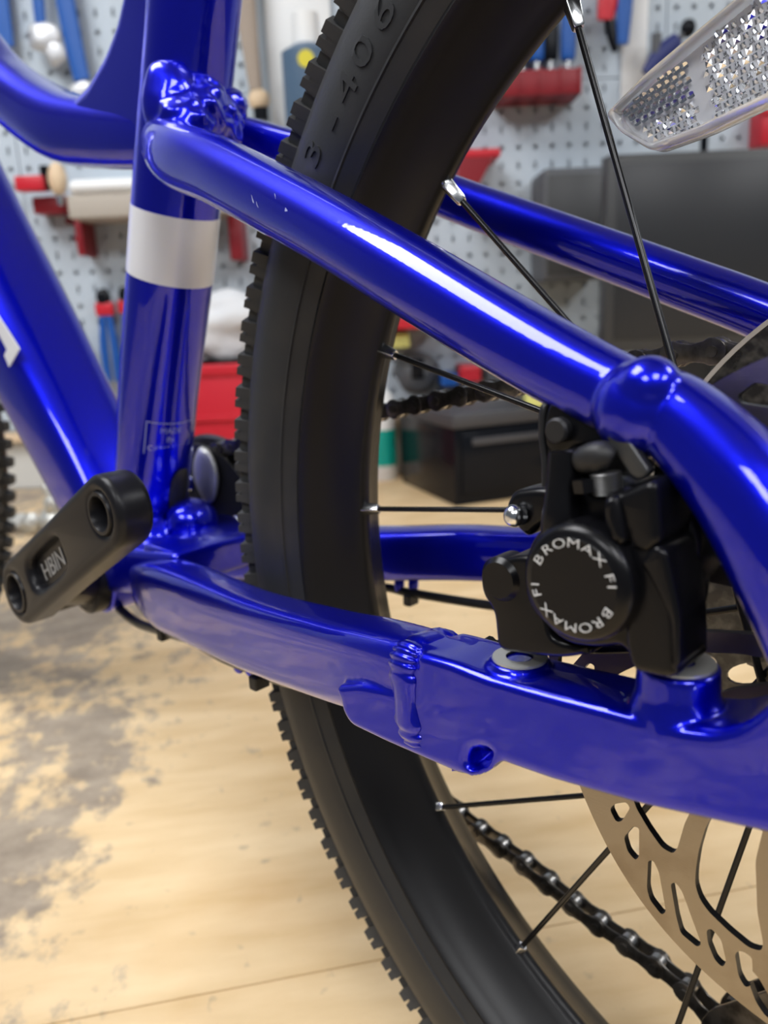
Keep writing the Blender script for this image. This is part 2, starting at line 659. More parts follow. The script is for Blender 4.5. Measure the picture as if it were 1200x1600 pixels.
def weld_bead(name, c, t, a, ra, rb, bead, m, parent, power=3.0, n=26, ripple=0.16):
    """a ring of overlapping weld ripples round a section: centre c, tube direction t, lateral a."""
    t = Vector(t).normalized()
    a = (Vector(a) - t * Vector(a).dot(t)).normalized()
    b = t.cross(a)
    bm = bmesh.new()
    N, K = n * 5, 10
    rows = []
    for i in range(N):
        th = 2 * pi * i / N
        ct, st = cos(th), sin(th)
        p = Vector(c) + a * math.copysign(abs(ct) ** (2 / power), ct) * ra + b * math.copysign(abs(st) ** (2 / power), st) * rb
        out = (a * ct * rb + b * st * ra).normalized()
        rr = bead * (1 + ripple * (abs(sin(th * n / 2)) - 0.5))
        rows.append([bm.verts.new(p + t * cos(2 * pi * k / K) * rr * 1.5 + out * sin(2 * pi * k / K) * rr * 0.62) for k in range(K)])
    for i in range(N):
        r0, r1 = rows[i], rows[(i + 1) % N]
        for k in range(K):
            bm.faces.new((r0[k], r0[(k + 1) % K], r1[(k + 1) % K], r1[k]))
    return link(name, mesh_from(bm, name), m, parent, 180)


def weld_together(name, bms, voxel, m, parent, it=6, factor=0.5):
    """fuse several closed shapes into one smooth welded body."""
    bm = bms[0]
    for b in bms[1:]:
        add_mesh(bm, b)
    o = link(name, mesh_from(bm, name), m, None)
    r = o.modifiers.new('r', 'REMESH')
    r.mode = 'VOXEL'
    r.voxel_size = voxel
    k = o.modifiers.new('s', 'SMOOTH')
    k.factor = factor
    k.iterations = it
    dg = bpy.context.evaluated_depsgraph_get()
    dg.update()
    me = bpy.data.meshes.new_from_object(o.evaluated_get(dg))
    o.modifiers.clear()
    o.data = me
    for p in me.polygons:
        p.use_smooth = True
    o.parent = parent
    return o


# ================================================================= structure
back = tag(empty('wall_back', WO, WANG), kind='structure')
PITCH = 0.0322


def peg_panel_mesh(nx, nz):
    bm = bmesh.new()
    P_ = PITCH
    K = 12
    for i in range(nx):
        for j in range(nz):
            x0, z0 = i * P_, j * P_
            cx, cz = x0 + P_ / 2, z0 + P_ / 2
            sq = []
            ho = []
            hb = []
            tall = (j % 2 == 0)
            for k in range(K):
                a = 2 * pi * k / K + pi / 4
                ex = max(-1, min(1, cos(a) * 1.4142))
                ez = max(-1, min(1, sin(a) * 1.4142))
                sq.append(bm.verts.new((cx + ex * P_ / 2, 0, cz + ez * P_ / 2)))
                rx, rz = (0.0047, 0.0047) if not tall else (0.0024, 0.0085)
                ho.append(bm.verts.new((cx + cos(a) * rx, 0, cz + sin(a) * rz)))
                hb.append(bm.verts.new((cx + cos(a) * rx, 0.004, cz + sin(a) * rz)))
            for k in range(K):
                k2 = (k + 1) % K
                bm.faces.new((sq[k], sq[k2], ho[k2], ho[k]))
                bm.faces.new((ho[k], ho[k2], hb[k2], hb[k]))
    bmesh.ops.remove_doubles(bm, verts=bm.verts, dist=1e-5)
    W, H = nx * P_, nz * P_
    # folded edge flanges
    for (a, b) in (((0, 0), (0, H)), ((0, H), (W, H)), ((W, H), (W, 0)), ((W, 0), (0, 0))):
        v = [bm.verts.new((a[0], 0, a[1])), bm.verts.new((b[0], 0, b[1])), bm.verts.new((b[0], 0.014, b[1])), bm.verts.new((a[0], 0.014, a[1]))]
        bm.faces.new(v)
    me = mesh_from(bm, 'pegboard_panel')
    me.materials.append(M['pegboard'])
    return me


peg_me = peg_panel_mesh(19, 19)
PW = 19 * PITCH + 0.002
SPLASH_Z = -0.155
for iu in range(-3, 4):
    for iz in range(3):
        o = bpy.data.objects.new('pegboard_panel', peg_me)
        COL.objects.link(o)
        o.parent = back
        o.location = (-0.665 + iu * PW, -0.016, SPLASH_Z + 0.02 + iz * PW)
link('wall_surface', mesh_from(box_bm((-3.2, 0, BENCH_Z - 0.9), (3.2, 0.12, CEIL_Z)), 'w'), 'peg_hole', back)
tr = link('trim_1', mesh_from(box_bm((-2.6, -0.03, BENCH_Z), (2.4, -0.0005, SPLASH_Z), 0.001), 't'), 'panel_white')
tr.matrix_world = WM
tag(tr, kind='structure')
tr = link('trim_2', mesh_from(box_bm((-2.6, -0.05, SPLASH_Z), (2.4, -0.0005, SPLASH_Z + 0.016), 0.002), 't'), 'cream')
tr.matrix_world = WM
tag(tr, kind='structure')
fl = link('floor', mesh_from(box_bm((-4, -5, BENCH_Z - 0.95), (4, 0.1, BENCH_Z - 0.9)), 'f'), 'floor')
fl.matrix_world = WM
tag(fl, kind='structure')
ce = link('ceiling', mesh_from(box_bm((-4, -5, CEIL_Z), (4, 0.1, CEIL_Z + 0.05)), 'c'), 'ceiling')
ce.matrix_world = WM
tag(ce, kind='structure')

# workbench: plywood boards on a frame
bench = tag(empty('workbench', (0, 0, 0)), 'wooden workbench with worn plywood top under the blue bicycle', 'workbench')
SA = Vector((-0.231, 0.046, 0))
SD = Vector((0.572, 0.820, 0)).normalized()


def board(name, poly, z0, z1):
    bm = bmesh.new()
    lo = [bm.verts.new((p.x, p.y, z0)) for p in poly]
    hi = [bm.verts.new((p.x, p.y, z1)) for p in poly]
    n = len(poly)
    bm.faces.new(lo[::-1])
    bm.faces.new(hi)
    for i in range(n):
        bm.faces.new((lo[i], lo[(i + 1) % n], hi[(i + 1) % n], hi[i]))
    bmesh.ops.bevel(bm, geom=[e for e in bm.edges if e.verts[0].co.z == z1 and e.verts[1].co.z == z1], offset=0.0006, segments=1, affect='EDGES')
    return link(name, mesh_from(bm, name), 'bench', bench)


def corner(u, d):
    p = wall_pt(u, d, 0)
    return Vector((p.x, p.y, 0))


bl, br, fr, fll = corner(-2.4, 0.035), corner(2.2, 0.035), corner(2.2, 2.05), corner(-2.4, 2.05)


def seam_u(line0, line1):
    d1 = line1 - line0
    den = SD.x * d1.y - SD.y * d1.x
    w = line0 - SA
    t = (w.x * d1.y - w.y * d1.x) / den
    return SA + SD * t


sL, sR = seam_u(bl, fll), seam_u(fr, br)
off = Vector((-SD.y, SD.x, 0)) * 0.0002
board('board', [bl, br, sR + off, sL + off], BENCH_Z - 0.028, BENCH_Z)
board('board', [sL - off, sR - off, fr, fll], BENCH_Z - 0.028, BENCH_Z - 0.0006)
for (u, d) in ((-2.3, 0.12), (2.1, 0.12), (-2.3, 1.95), (2.1, 1.95)):
    c = corner(u, d)
    link('leg', mesh_from(box_bm((c.x - 0.04, c.y - 0.04, BENCH_Z - 0.9), (c.x + 0.04, c.y + 0.04, BENCH_Z - 0.028), 0.003), 'leg'), 'brown', bench)
link('crossbar', mesh_from(cyl_bm(corner(-2.3, 1.95) + Vector((0, 0, BENCH_Z - 0.07)), corner(2.1, 1.95) + Vector((0, 0, BENCH_Z - 0.07)), 0.025), 'bar'), 'brown', bench)

# ceiling lights
for i, (u, d, a, b) in enumerate(PANELS):
    where = ['left one of the two', 'right one of the two', 'left one of the three', 'middle one of the three', 'right one of the three'][i]
    row = 'nearer the back wall' if i < 2 else 'farther from the back wall'
    h = tag(empty('ceiling_light', wall_pt(u, d, CEIL_Z), WANG), 'square white ceiling light panel, %s %s' % (where, row), 'lamp', 'ceiling light panels')
    link('housing', mesh_from(box_bm((-a - 0.02, -b - 0.02, -0.05), (a + 0.02, b + 0.02, 0), 0.004), 'h'), 'housing', h)
    link('diffuser', mesh_from(box_bm((-a, -b, -0.062), (a, b, -0.0502)), 'd'), 'led', h)

# ================================================================= bicycle
bike = tag(empty('bicycle', (0, 0, BENCH_Z)), 'blue bicycle with black wheels standing on the plywood workbench', 'bicycle')
BO = Vector((0, 0, BENCH_Z))


def bp(name, me_or_bm, m, parent=None, smooth=None):
    """link a bicycle part whose mesh is in world coordinates."""
    me = me_or_bm if isinstance(me_or_bm, bpy.types.Mesh) else mesh_from(me_or_bm, name)
    o = link(name, me, m, bike if parent is None else parent, smooth)
    return o


# the bicycle Empty sits at the bench; parts keep world coordinates through the inverse
def fix_parents():
    for o in bpy.data.objects:
        if o.parent is bike:
            o.matrix_parent_inverse = Matrix.Translation(-BO)


# ---- frame -------------------------------------------------------
SEAT_ST = [(-0.37617, 0.0, -0.03706, 0.01959), (-0.36151, 0.0, 0.00108, 0.01944), (-0.3441, 0.0, 0.05251, 0.01964), (-0.32411, 0.0, 0.10412, 0.0199), (-0.30702, 0.0, 0.15227, 0.01954), (-0.29012, 0.0, 0.19692, 0.019), (-0.27678, 0.0, 0.23467, 0.01886), (-0.25748, 0.0, 0.28929, 0.01915)]
seat = tube('seat_tube', SEAT_ST, 'blue', bike, 96, sub=8)
top = tube('top_tube', [(-0.691, 0.0, 0.38608, 0.01762), (-0.56315, 0.0, 0.28998, 0.01645), (-0.49046, 0.0, 0.22712, 0.01608), (-0.45219, 0.0, 0.20245, 0.01645), (-0.40894, 0.0, 0.18248, 0.01722), (-0.36813, 0.0, 0.17238, 0.01558), (-0.32611, 0.0, 0.16468, 0.01367), (-0.302, 0.0, 0.16041, 0.01116)],
           'blue', bike, 40, 2.6, 8)
# web between top tube and seat tube
plate('gusset_web', [(-0.43663, 0.18954), (-0.40298, 0.19054), (-0.38106, 0.18898), (-0.36101, 0.19316), (-0.34232, 0.20207), (-0.33023, 0.21105), (-0.32152, 0.22147), (-0.31181, 0.24286), (-0.28305, 0.23433), (-0.30213, 0.1542), (-0.39902, 0.16813)],
      -0.013, 0.013, 'blue', bike, 0.009, rad=0.004, bseg=5, rn=5, smooth=60)
down = tube('down_tube', [(-0.38984, 0.0, -0.05861, 0.02205), (-0.4181, 0.0, -0.00933, 0.02461), (-0.47854, -0.0, 0.06338, 0.02813), (-0.56084, 0.0, 0.1566, 0.03162), (-0.70521, 0.0, 0.32329, 0.03864)], 'blue', bike, 40, 3.4, 6)
# bottom bracket
BBX, BBZ = -0.37, -0.0475
lathe('bottom_bracket_shell', [(0.0, -0.0345), (0.0170, -0.0345), (0.0180, -0.0335), (0.0180, 0.0335), (0.0170, 0.0345), (0, 0.0345)], (BBX, 0, BBZ), (0, 1, 0), 'blue', bike, 48)
cup = lathe('bearing_cup', [(0, -0.043), (0.0140, -0.043), (0.0160, -0.0415), (0.0165, -0.036), (0.0160, -0.0345), (0, -0.0345)], (BBX, 0, BBZ), (0, 1, 0), 'crank', bike, 40)
lathe('spindle', [(0.010, -0.060), (0.010, 0.06)], (BBX, 0, BBZ), (0, 1, 0), 'crank', bike, 24)

# chain stays
lcs_bm = tube_bm([(-0.32537, -0.028, -0.04176, 0.01, 0.012), (-0.2969, -0.036, -0.03786, 0.0115, 0.0158), (-0.26752, -0.042, -0.03435, 0.011, 0.016), (-0.20815, -0.053, -0.02829, 0.01, 0.0147),
                          (-0.1528, -0.065, -0.01814, 0.01, 0.0135), (-0.12426, -0.0715, -0.01178, 0.01, 0.0128), (-0.10079, -0.0757, -0.00788, 0.0092, 0.012), (-0.07988, -0.0757, -0.00783, 0.0088, 0.01)],
           40, 3.8, 8)
rcs = tube('chain_stay', [(-0.355, 0.024, -0.046, 0.012, 0.0125), (-0.30186, 0.036, -0.03718, 0.011, 0.0145), (-0.24045, 0.05, -0.03026, 0.0105, 0.013), (-0.19935, 0.058, -0.0245, 0.01, 0.0125),
                          (-0.16019, 0.066, -0.02087, 0.0095, 0.012), (-0.06091, 0.075, -0.0077, 0.006, 0.013)], 'blue', bike, 36, 3.2, 8)
# yoke behind the bottom bracket
plate('chain_stay_yoke', [(-0.36115, -0.03445), (-0.35124, -0.02279), (-0.32841, -0.0226), (-0.2887, -0.01803), (-0.29116, -0.03527), (-0.33272, -0.047), (-0.36165, -0.05288)], -0.036, 0.036, 'blue', bike, 0.004, rad=0.004, bseg=3)
bp('yoke_boss', blob_bm((-0.33685, 0.006, -0.01945), (0.0125, 0.014, 0.0125), None, 2, 0.05, 2), 'blue', smooth=180)
bp('yoke_bridge', box_bm(Vector((-0.3037, 0.0, -0.02447)) - Vector((0.016, 0.034, 0.007)), Vector((-0.3037, 0.0, -0.02447)) + Vector((0.012, 0.034, 0.006)), 0.003, None, 3), 'blue', smooth=40)
bp('weld_bead', add_mesh(blob_bm((-0.34712, -0.012, -0.02492), (0.012, 0.012, 0.011), None, 5, 0.3, 3.2), blob_bm((-0.35706, -0.017, -0.03379), (0.010, 0.010, 0.010), None, 6, 0.3, 3.2)), 'blue', smooth=180)

# left drop-out forging with brake posts
drop_out_l = [(-0.1002, 0.00358), (-0.09688, 0.00383), (-0.0897, 0.00421), (-0.07851, 0.00364), (-0.06325, 0.00451), (-0.0468, 0.00581), (-0.03359, 0.00664), (-0.02757, 0.00799), (-0.02202, 0.01137), (-0.0185, 0.01593), (-0.01491, 0.02401), (-0.01041, 0.03545), (-0.00644, 0.04279), (0.00659, 0.04544), (0.01253, 0.03312), (0.01436, 0.01737), (0.00737, -9e-05), (-0.0059, -0.00652), (-0.04061, -0.01323), (-0.06147, -0.01595), (-0.07336, -0.01668), (-0.07587, -0.01667), (-0.07736, -0.01942), (-0.0817, -0.02285), (-0.08697, -0.02497), (-0.11225, -0.0253), (-0.12555, -0.02491), (-0.12859, -0.02148), (-0.12932, -0.01785), (-0.13113, -0.01495), (-0.12082, -0.01099), (-0.10241, -0.00794), (-0.10068, -0.00739)]


def dropout():
    prof = round_poly(drop_out_l, 0.0022, 4)
    slot_ = round_poly([(-0.0849, -0.02), (-0.08387, -0.01687), (-0.08024, -0.01467), (-0.07694, -0.01526), (-0.07808, -0.01853), (-0.08225, -0.0217), (-0.08456, -0.0221)], 0.0012, 3)
    bm = plate_bm(prof, [slot_], -0.0850, -0.0660, 0.0022, 4)
    parts = [lcs_bm, bm]
    for (px, w, h0, h1) in POSTS:
        parts.append(lathe_bm([(0, h0), (w * 1.22, h0), (w * 1.16, h0 + (h1 - h0) * 0.25), (w * 1.03, h0 + (h1 - h0) * 0.55), (w, h1 - 0.0004), (w - 0.0004, h1), (0, h1)], Vector(px), (0, 0, 1), 40))
    for p in parts:
        bmesh.ops.remove_doubles(p, verts=p.verts, dist=1e-6)
    return weld_together('chain_stay', parts, 0.0006, 'blue', bike, 5)


POSTS = (((-0.07631, -0.075, 0.00278), 0.0072, -0.006, 0.0028), ((-0.03821, -0.0755, 0.00799), 0.0080, -0.005, 0.0074))
dol = dropout()
# two post mounts with bare top faces
plate('slot_wall', [(-0.09428, -0.02102), (-0.07759, -0.01489), (-0.08103, -0.02306), (-0.09452, -0.02947)], -0.0790, -0.0770, 'blue', dol, 0.0003)
for (px, w, h0, h1) in POSTS:
    c = Vector(px)
    lathe('bare_face', [(0.0032, h1 + 0.0001), (w - 0.0008, h1 + 0.0001), (w - 0.0009, h1 + 0.0006), (0.0032, h1 + 0.0006)], c, (0, 0, 1), 'raw_alloy', dol, 36, 30)
# weld where the stay meets the forging
wc = (-0.10333, -0.0756, -0.01033, 0, 0)
bead = weld_bead('weld_bead', wc[:3], (0.95, -0.13, 0.10), (0, 1, 0), 0.0088, 0.0130, 0.0031, 'blue', bike, 5.0, 22, 0.22)

# seat stays
lss_bm = tube_bm([(-0.28478, -0.02, 0.15353, 0.01094), (-0.26337, -0.028, 0.14496, 0.01232), (-0.22569, -0.037, 0.13321, 0.01142), (-0.16349, -0.05, 0.11049, 0.01037), (-0.11787, -0.06, 0.09239, 0.00975), (-0.08371, -0.067, 0.07836, 0.00904), (-0.06197, -0.071, 0.0699, 0.00828),
                         (-0.04958, -0.073, 0.06579, 0.00773)],
           48, 2.25, 10)
hood_bm = tube_bm([(-0.04727, -0.073, 0.06751, 0.0064), (-0.04259, -0.074, 0.06482, 0.00772), (-0.03417, -0.076, 0.05916, 0.0086), (-0.0256, -0.078, 0.05172, 0.00941), (-0.01762, -0.079, 0.04117, 0.01005), (-0.01074, -0.078, 0.02737, 0.01002), (-0.00707, -0.076, 0.01334, 0.00886)],
            48, 2.5, 10)
boss = [blob_bm(Vector((-0.04554, -0.0778, 0.07001)), (0.0060, 0.0062, 0.0058), None, 0, 0.0, 1, 4),
        blob_bm(Vector((-0.04778, -0.0755, 0.06531)), (0.0096, 0.0091, 0.0094), None, 0, 0.0, 1, 4)]
lss = weld_together('seat_stay', [lss_bm, hood_bm, *boss], 0.0006, 'blue', bike, 7)
rss = tube('seat_stay', [(-0.30951, 0.02, 0.16659, 0.00878), (-0.29452, 0.03, 0.16257, 0.00844), (-0.27323, 0.036, 0.15541, 0.00796), (-0.22579, 0.045, 0.13983, 0.00802), (-0.18692, 0.055, 0.12313, 0.00869), (-0.14447, 0.062, 0.10586, 0.00889), (-0.10863, 0.067, 0.0913, 0.00908), (-0.07249, 0.072, 0.07607, 0.00919), (-0.03418, 0.075, 0.05589, 0.00875)],
           'blue', bike, 36, 2.2, 8)
wj = blob_bm((-0.28236, -0.018, 0.16768), (0.012, 0.012, 0.017), None, 1, 0.10, 1.6, 4)
for i, (x, y, Y, r) in enumerate(((300, 185, -0.010, 0.016), (330, 185, 0.002, 0.0135), (352, 170, 0.012, 0.0105), (312, 160, -0.006, 0.012), (340, 200, 0.004, 0.012), (285, 200, -0.018, 0.014))):
    blob_bm(PV(x, y, Y), (r, r * 0.9, r * 0.85), wj, i + 3, 0.22, 2.6, 4)
weld_together('weld_bead', [wj], 0.0008, 'blue', bike, 9)

for (x, y, l, w) in ((395, 312, 0.0030, 0.0006), (402, 320, 0.0022, 0.0004), (447, 328, 0.0016, 0.0009), (430, 306, 0.0022, 0.0003)):
    q = Vector(P(x, y, -0.0565))
    n_ = (CAM_POS - q).normalized()
    # find the tube surface along the sight line, then lay a thin chip of bare metal on it
    ok, loc, nor, idx = lss.ray_cast(CAM_POS, (q - CAM_POS).normalized())
    if ok:
        tv = Vector((0.5, 0, -0.86)) if l > w * 2.5 else Vector((0.8, 0, -0.5))
        tv = (tv - nor * tv.dot(nor)).normalized()
        sv = nor.cross(tv)
        bm = bmesh.new()
        vs = []
        for k in range(10):
            t = 2 * pi * k / 10
            rr = 1 + 0.3 * sin(3 * t + x)
            vs.append(bm.verts.new(loc + nor * 0.00006 + tv * cos(t) * l * rr / 2 + sv * sin(t) * w * rr / 2))
        bm.faces.new(vs)
        bp('scratch', bm, 'decal_grey', lss)

# right side dropout, off to the rear, and axle
plate('dropout', [(-0.02, 0.03), (0.012, 0.028), (0.016, -0.03), (-0.05, -0.036), (-0.06, -0.018), (-0.03, 0.0)], 0.070, 0.077, 'blue', bike, 0.001, rad=0.004)

# white band, sticker and plug on the seat tube
z_lo, z_hi = (-0.32488, 0.0, 0.103)[2], (-0.31535, 0.0, 0.13282)[2]
lo_, hi_ = (-0.37617, 0.0, -0.03706), (-0.27678, 0.0, 0.23467)
band = []
SP = catmull([tuple(q) for q in SEAT_ST], 40)
for q in SP:
    if z_lo <= q[2] <= z_hi:
        band.append((q[0], q[1], q[2], q[3] + 0.00022))
tube('white_band', band, 'white', seat, 96, sub=1)


def on_tube(c, axis, facing, r, du, dz, dw=0.0):
    """point on a tube: du along the circumference, dz along the axis, from the facing direction."""
    axis = axis.normalized()
    f = (facing - axis * facing.dot(axis)).normalized()
    s = axis.cross(f)
    th = du / r
    return c + axis * dz + (f * cos(th) + s * sin(th)) * (r + dw)


ax_seat = (Vector((-0.32411, 0.0, 0.10412)) - Vector((-0.3441, 0.0, 0.05251))).normalized()
st_c = Vector((-0.3512, 0.0, 0.03262))
st_r = (-0.3512, 0.0, 0.03262, 0.01978)[3]
st_f = (CAM_POS - st_c).normalized()


def tube_text(body, size, zoff, uoff, bm, sx=1.0):
    me = glyph_me(body, size, 0.0, 'CENTER', 0.0, 2)
    for v in me.vertices:
        v.co = on_tube(st_c, ax_seat, st_f, st_r, -0.0 + uoff + v.co.x * sx, zoff + v.co.y, 0.0002)
    bm.from_mesh(me)
    bpy.data.meshes.remove(me)


bm = bmesh.new()
uo = 0.0078
for body, zo in (('MADE', 0.0048), ('IN', 0.0), ('CAMBODIA', -0.0052)):
    tube_text(body, 0.0042, zo, uo, bm)
W2, H2, lw = 0.0125, 0.0092, 0.0005
for (u0, u1, z0, z1) in ((-W2, W2, H2 - lw, H2), (-W2, W2, -H2, -H2 + lw), (-W2, -W2 + lw, -H2, H2), (W2 - lw, W2, -H2, H2)):
    n = 12
    row0 = [bm.verts.new(on_tube(st_c, ax_seat, st_f, st_r, uo + u0 + (u1 - u0) * k / n, z0, 0.0002)) for k in range(n + 1)]
    row1 = [bm.verts.new(on_tube(st_c, ax_seat, st_f, st_r, uo + u0 + (u1 - u0) * k / n, z1, 0.0002)) for k in range(n + 1)]
    for k in range(n):
        bm.faces.new((row0[k], row0[k + 1], row1[k + 1], row1[k]))
bp('sticker', bm, 'decal_grey', seat)
# oval plug
bm = bmesh.new()
pc = Vector((-0.36292, 0.0, -0.00259))
pr = (-0.36292, 0.0, -0.00259, 0.01936)[3]
pf = (CAM_POS - pc).normalized()
NU, NV = 14, 28
grid = []
for i in range(NU + 1):
    s = i / NU
    ring_ = []
    for k in range(NV):
        t = 2 * pi * k / NV
        ct, st_ = cos(t), sin(t)
        ring_.append(bm.verts.new(on_tube(pc, ax_seat, pf, pr, 0.0155 + s * 0.0062 * math.copysign(abs(ct) ** 0.7, ct), 0.006 + s * 0.0140 * math.copysign(abs(st_) ** 0.8, st_), 0.0014 * (1 - s ** 4) + 0.0007)))
    grid.append(ring_)
for i in range(NU):
    for k in range(NV):
        bm.faces.new((grid[i][k], grid[i][(k + 1) % NV], grid[i + 1][(k + 1) % NV], grid[i + 1][k]))
bp('rubber_plug', bm, 'plastic', seat, smooth=60)
# white down-tube lettering (only its end shows)
plate('white_lettering', [(-0.5159, 0.09937), (-0.46244, 0.08988), (-0.44019, 0.07109), (-0.46884, 0.0544), (-0.47405, 0.05983), (-0.45741, 0.07063), (-0.46875, 0.08286), (-0.51927, 0.09187)], -0.0268, -0.0262, 'white', down, 0.0, rad=0.001)

# ---- crank arm ---------------------------------------------------
CY0, CY1 = -0.090, -0.0755
pA, pB = Vector(P(155, 803, CY0)), Vector(P(24, 926, CY0))
crank_ax = (pA - pB)
L_ = crank_ax.length
cu_ = crank_ax.normalized()
cn_ = Vector((-cu_.z, 0, cu_.x))


def crank_outline(ra, rb, rm, n=14):
    out = []
    for k in range(n + 1):
        t = -pi / 2 + pi * k / n
        q = pA + cu_ * cos(t) * ra + cn_ * sin(t) * ra
        out.append((q.x, q.z))
    q = pA * 0.5 + pB * 0.5 + cn_ * rm
    out.append((q.x, q.z))
    for k in range(n + 1):
        t = pi / 2 + pi * k / n
        q = pB + cu_ * cos(t) * rb + cn_ * sin(t) * rb
        out.append((q.x, q.z))
    q = pA * 0.5 + pB * 0.5 - cn_ * rm
    out.append((q.x, q.z))
    return out


def circ(c, r, n=28):
    return [(c.x + cos(2 * pi * k / n) * r, c.z + sin(2 * pi * k / n) * r) for k in range(n)]


mid = pB + (pA - pB) * 0.40
slot = []
for k in range(24):
    t = 2 * pi * k / 24
    q = mid + cu_ * math.copysign(abs(cos(t)) ** 0.55, cos(t)) * 0.0200 + cn_ * math.copysign(abs(sin(t)) ** 0.55, sin(t)) * 0.0072
    slot.append((q.x, q.z))
crank = plate('crank_arm', crank_outline(0.0140, 0.0150, 0.0140), CY0, CY1, 'crank', bike, 0.0032, [circ(pA, 0.0072), circ(pB, 0.0085), slot], bseg=4, smooth=40)
rec = plate('recess_floor', [(x, z) for x, z in slot], CY0 + 0.0045, CY1 - 0.004, 'crank', crank, 0)
for (c, r, nm) in ((pA, 0.0078, 'pedal_eye'), (pB, 0.0092, 'spindle_eye')):
    lathe(nm, [(r - 0.0020, 0.0165), (r - 0.0020, 0.0016), (r - 0.0012, -0.0004), (r, -0.0004), (r + 0.0006, 0.001), (r + 0.0006, 0.004)], c, (0, 1, 0), 'crank', crank, 36)
    if nm == 'pedal_eye':
        lathe('thread', [(0.0058, 0.014), (0.0062, 0.0135), (0.0058, 0.013), (0.0062, 0.0125), (0.0058, 0.012), (0.0062, 0.0115), (0.0058, 0.011), (0.0062, 0.0105), (0.0058, 0.010), (0.0062, 0.009), (0.0058, 0.008), (0.0062, 0.007), (0.0058, 0.006)], c, (0, 1, 0), 'thread', crank, 30)
lathe('crank_bolt', [(0.0, 0.011), (0.0040, 0.011), (0.0040, 0.0075), (0.0078, 0.0070), (0.0078, 0.013)], pB, (0, 1, 0), 'crank', crank, 24)
me = glyph_me('HBIN', 0.0115, 0.0001)
for v in me.vertices:
    x, y, w = v.co
    q = mid + cu_ * (x * 0.95 - 0.002) + cn_ * (y * 0.95 - 0.0005) + Vector((0, 0.0042 - w, 0))
    v.co = q
bp('lettering', me, 'print_dim', crank)
bp('spindle_spacer', cyl_bm((pB.x, CY1 - 0.001, pB.z), (BBX, -0.040, BBZ), 0.0095, 0.0115), 'crank', crank, 40)
# paint chip on the crank's edge
ch = blob_bm((-0.23889, -0.0765, 0.02167), (0.0014, 0.001, 0.0017), None, 3, 0.2, 2, 2)
bp('worn_spot', ch, 'raw_alloy', crank, 180)

# ---- chainring side ---------------------------------------------
ring_me = None


def cog_bm(r, teeth, y0, y1, inner, c=(0, 0), tooth=0.0032, windows=0):
    out = []
    for k in range(teeth):
        a = 2 * pi * k / teeth
        s = 2 * pi / teeth
        for (da, dr) in ((0, 0), (0.18, 0), (0.36, tooth), (0.5, tooth), (0.68, 0), (0.84, -0.0006)):
            t = a + da * s
            out.append((c[0] + cos(t) * (r + dr), c[1] + sin(t) * (r + dr)))
    holes = [[(c[0] + cos(2 * pi * k / 32) * inner, c[1] + sin(2 * pi * k / 32) * inner) for k in range(32)]]
    for w in range(windows):
        a = 2 * pi * w / windows
        rm = (r + inner) / 2
        holes.append([(c[0] + cos(a) * rm + cos(2 * pi * k / 14) * (r - inner) * 0.26, c[1] + sin(a) * rm + sin(2 * pi * k / 14) * (r - inner) * 0.26) for k in range(14)])
    return plate_bm(out, holes, y0, y1, 0.0)


RC = (BBX, BBZ)
bp('chainring', cog_bm(0.0560, 28, 0.038, 0.0402, 0.030, RC, windows=5), 'cog', smooth=30)
cgd = lathe('chain_guard', [(0.048, 0.0), (0.064, 0.0), (0.066, 0.0015), (0.064, 0.003), (0.048, 0.003)], (BBX, 0.0445, BBZ), (0, 1, 0), 'plastic', bike, 64, closed_profile=True)
lathe('inner_chain_guard', [(0.020, 0.0), (0.0625, 0.0), (0.0625, 0.0015), (0.020, 0.0015)], (BBX, 0.0335, BBZ), (0, 1, 0), 'plastic', bike, 64, closed_profile=True)
for k in range(5):
    a = 2 * pi * k / 5 + 0.55
    q = Vector((BBX + cos(a) * 0.040, 0.0325, BBZ + sin(a) * 0.040))
    lathe('chainring_bolt', [(0, 0), (0.0042, 0), (0.0048, 0.0006), (0.0048, 0.005)], q, (0, 1, 0), 'silver', bike, 20)
    bp('spider_arm', cyl_bm((BBX, 0.042, BBZ), (BBX + cos(a) * 0.046, 0.042, BBZ + sin(a) * 0.046), 0.009, 0.006), 'silver' if k in (0, 1) else 'crank', smooth=50)
c_ = Vector((-0.35579, 0.03, -0.00089))
bp('crank_spider_face', blob_bm(c_, (0.0105, 0.004, 0.0155), None, 1, 0.1, 1.5), 'raw_alloy', smooth=180)

# ---- cables under the chain stays ---------------------------------
wire('brake_hose', [(-0.37923, -0.03, -0.04998), (-0.36154, -0.028, -0.06295), (-0.33984, -0.03, -0.06526), (-0.31136, -0.034, -0.06088), (-0.27071, -0.042, -0.05239), (-0.2404, -0.046, -0.05092), (-0.21444, -0.05, -0.04696), (-0.1875, -0.056, -0.0398),
                    (-0.15706, -0.062, -0.03062), (-0.13584, -0.06, -0.0236), (-0.11217, -0.058, -0.01324), (-0.09797, -0.056, -0.00311)], 0.0024, 'cable', bike)
wire('gear_cable', [(-0.25932, -0.04, -0.05363), (-0.22834, -0.046, -0.05085), (-0.19028, -0.054, -0.0434), (-0.15218, -0.061, -0.03084)], 0.0020, 'cable', bike)
wire('gear_cable', [(-0.31473, 0.036, -0.05511), (-0.24612, 0.048, -0.04797), (-0.22641, 0.052, -0.04818), (-0.18672, 0.06, -0.04769), (-0.14537, 0.068, -0.04496)], 0.0022, 'cable', bike)
for (x, y, Y) in ((258, 990, -0.036), (405, 1064, -0.052), (642, 936, 0.052)):
    c = Vector(P(x, y, Y))
    cl = bp('cable_clip', box_bm(c - Vector((0.0022, 0.0035, 0.0028)), c + Vector((0.0022, 0.0035, 0.0028)), 0.0007), 'plastic')
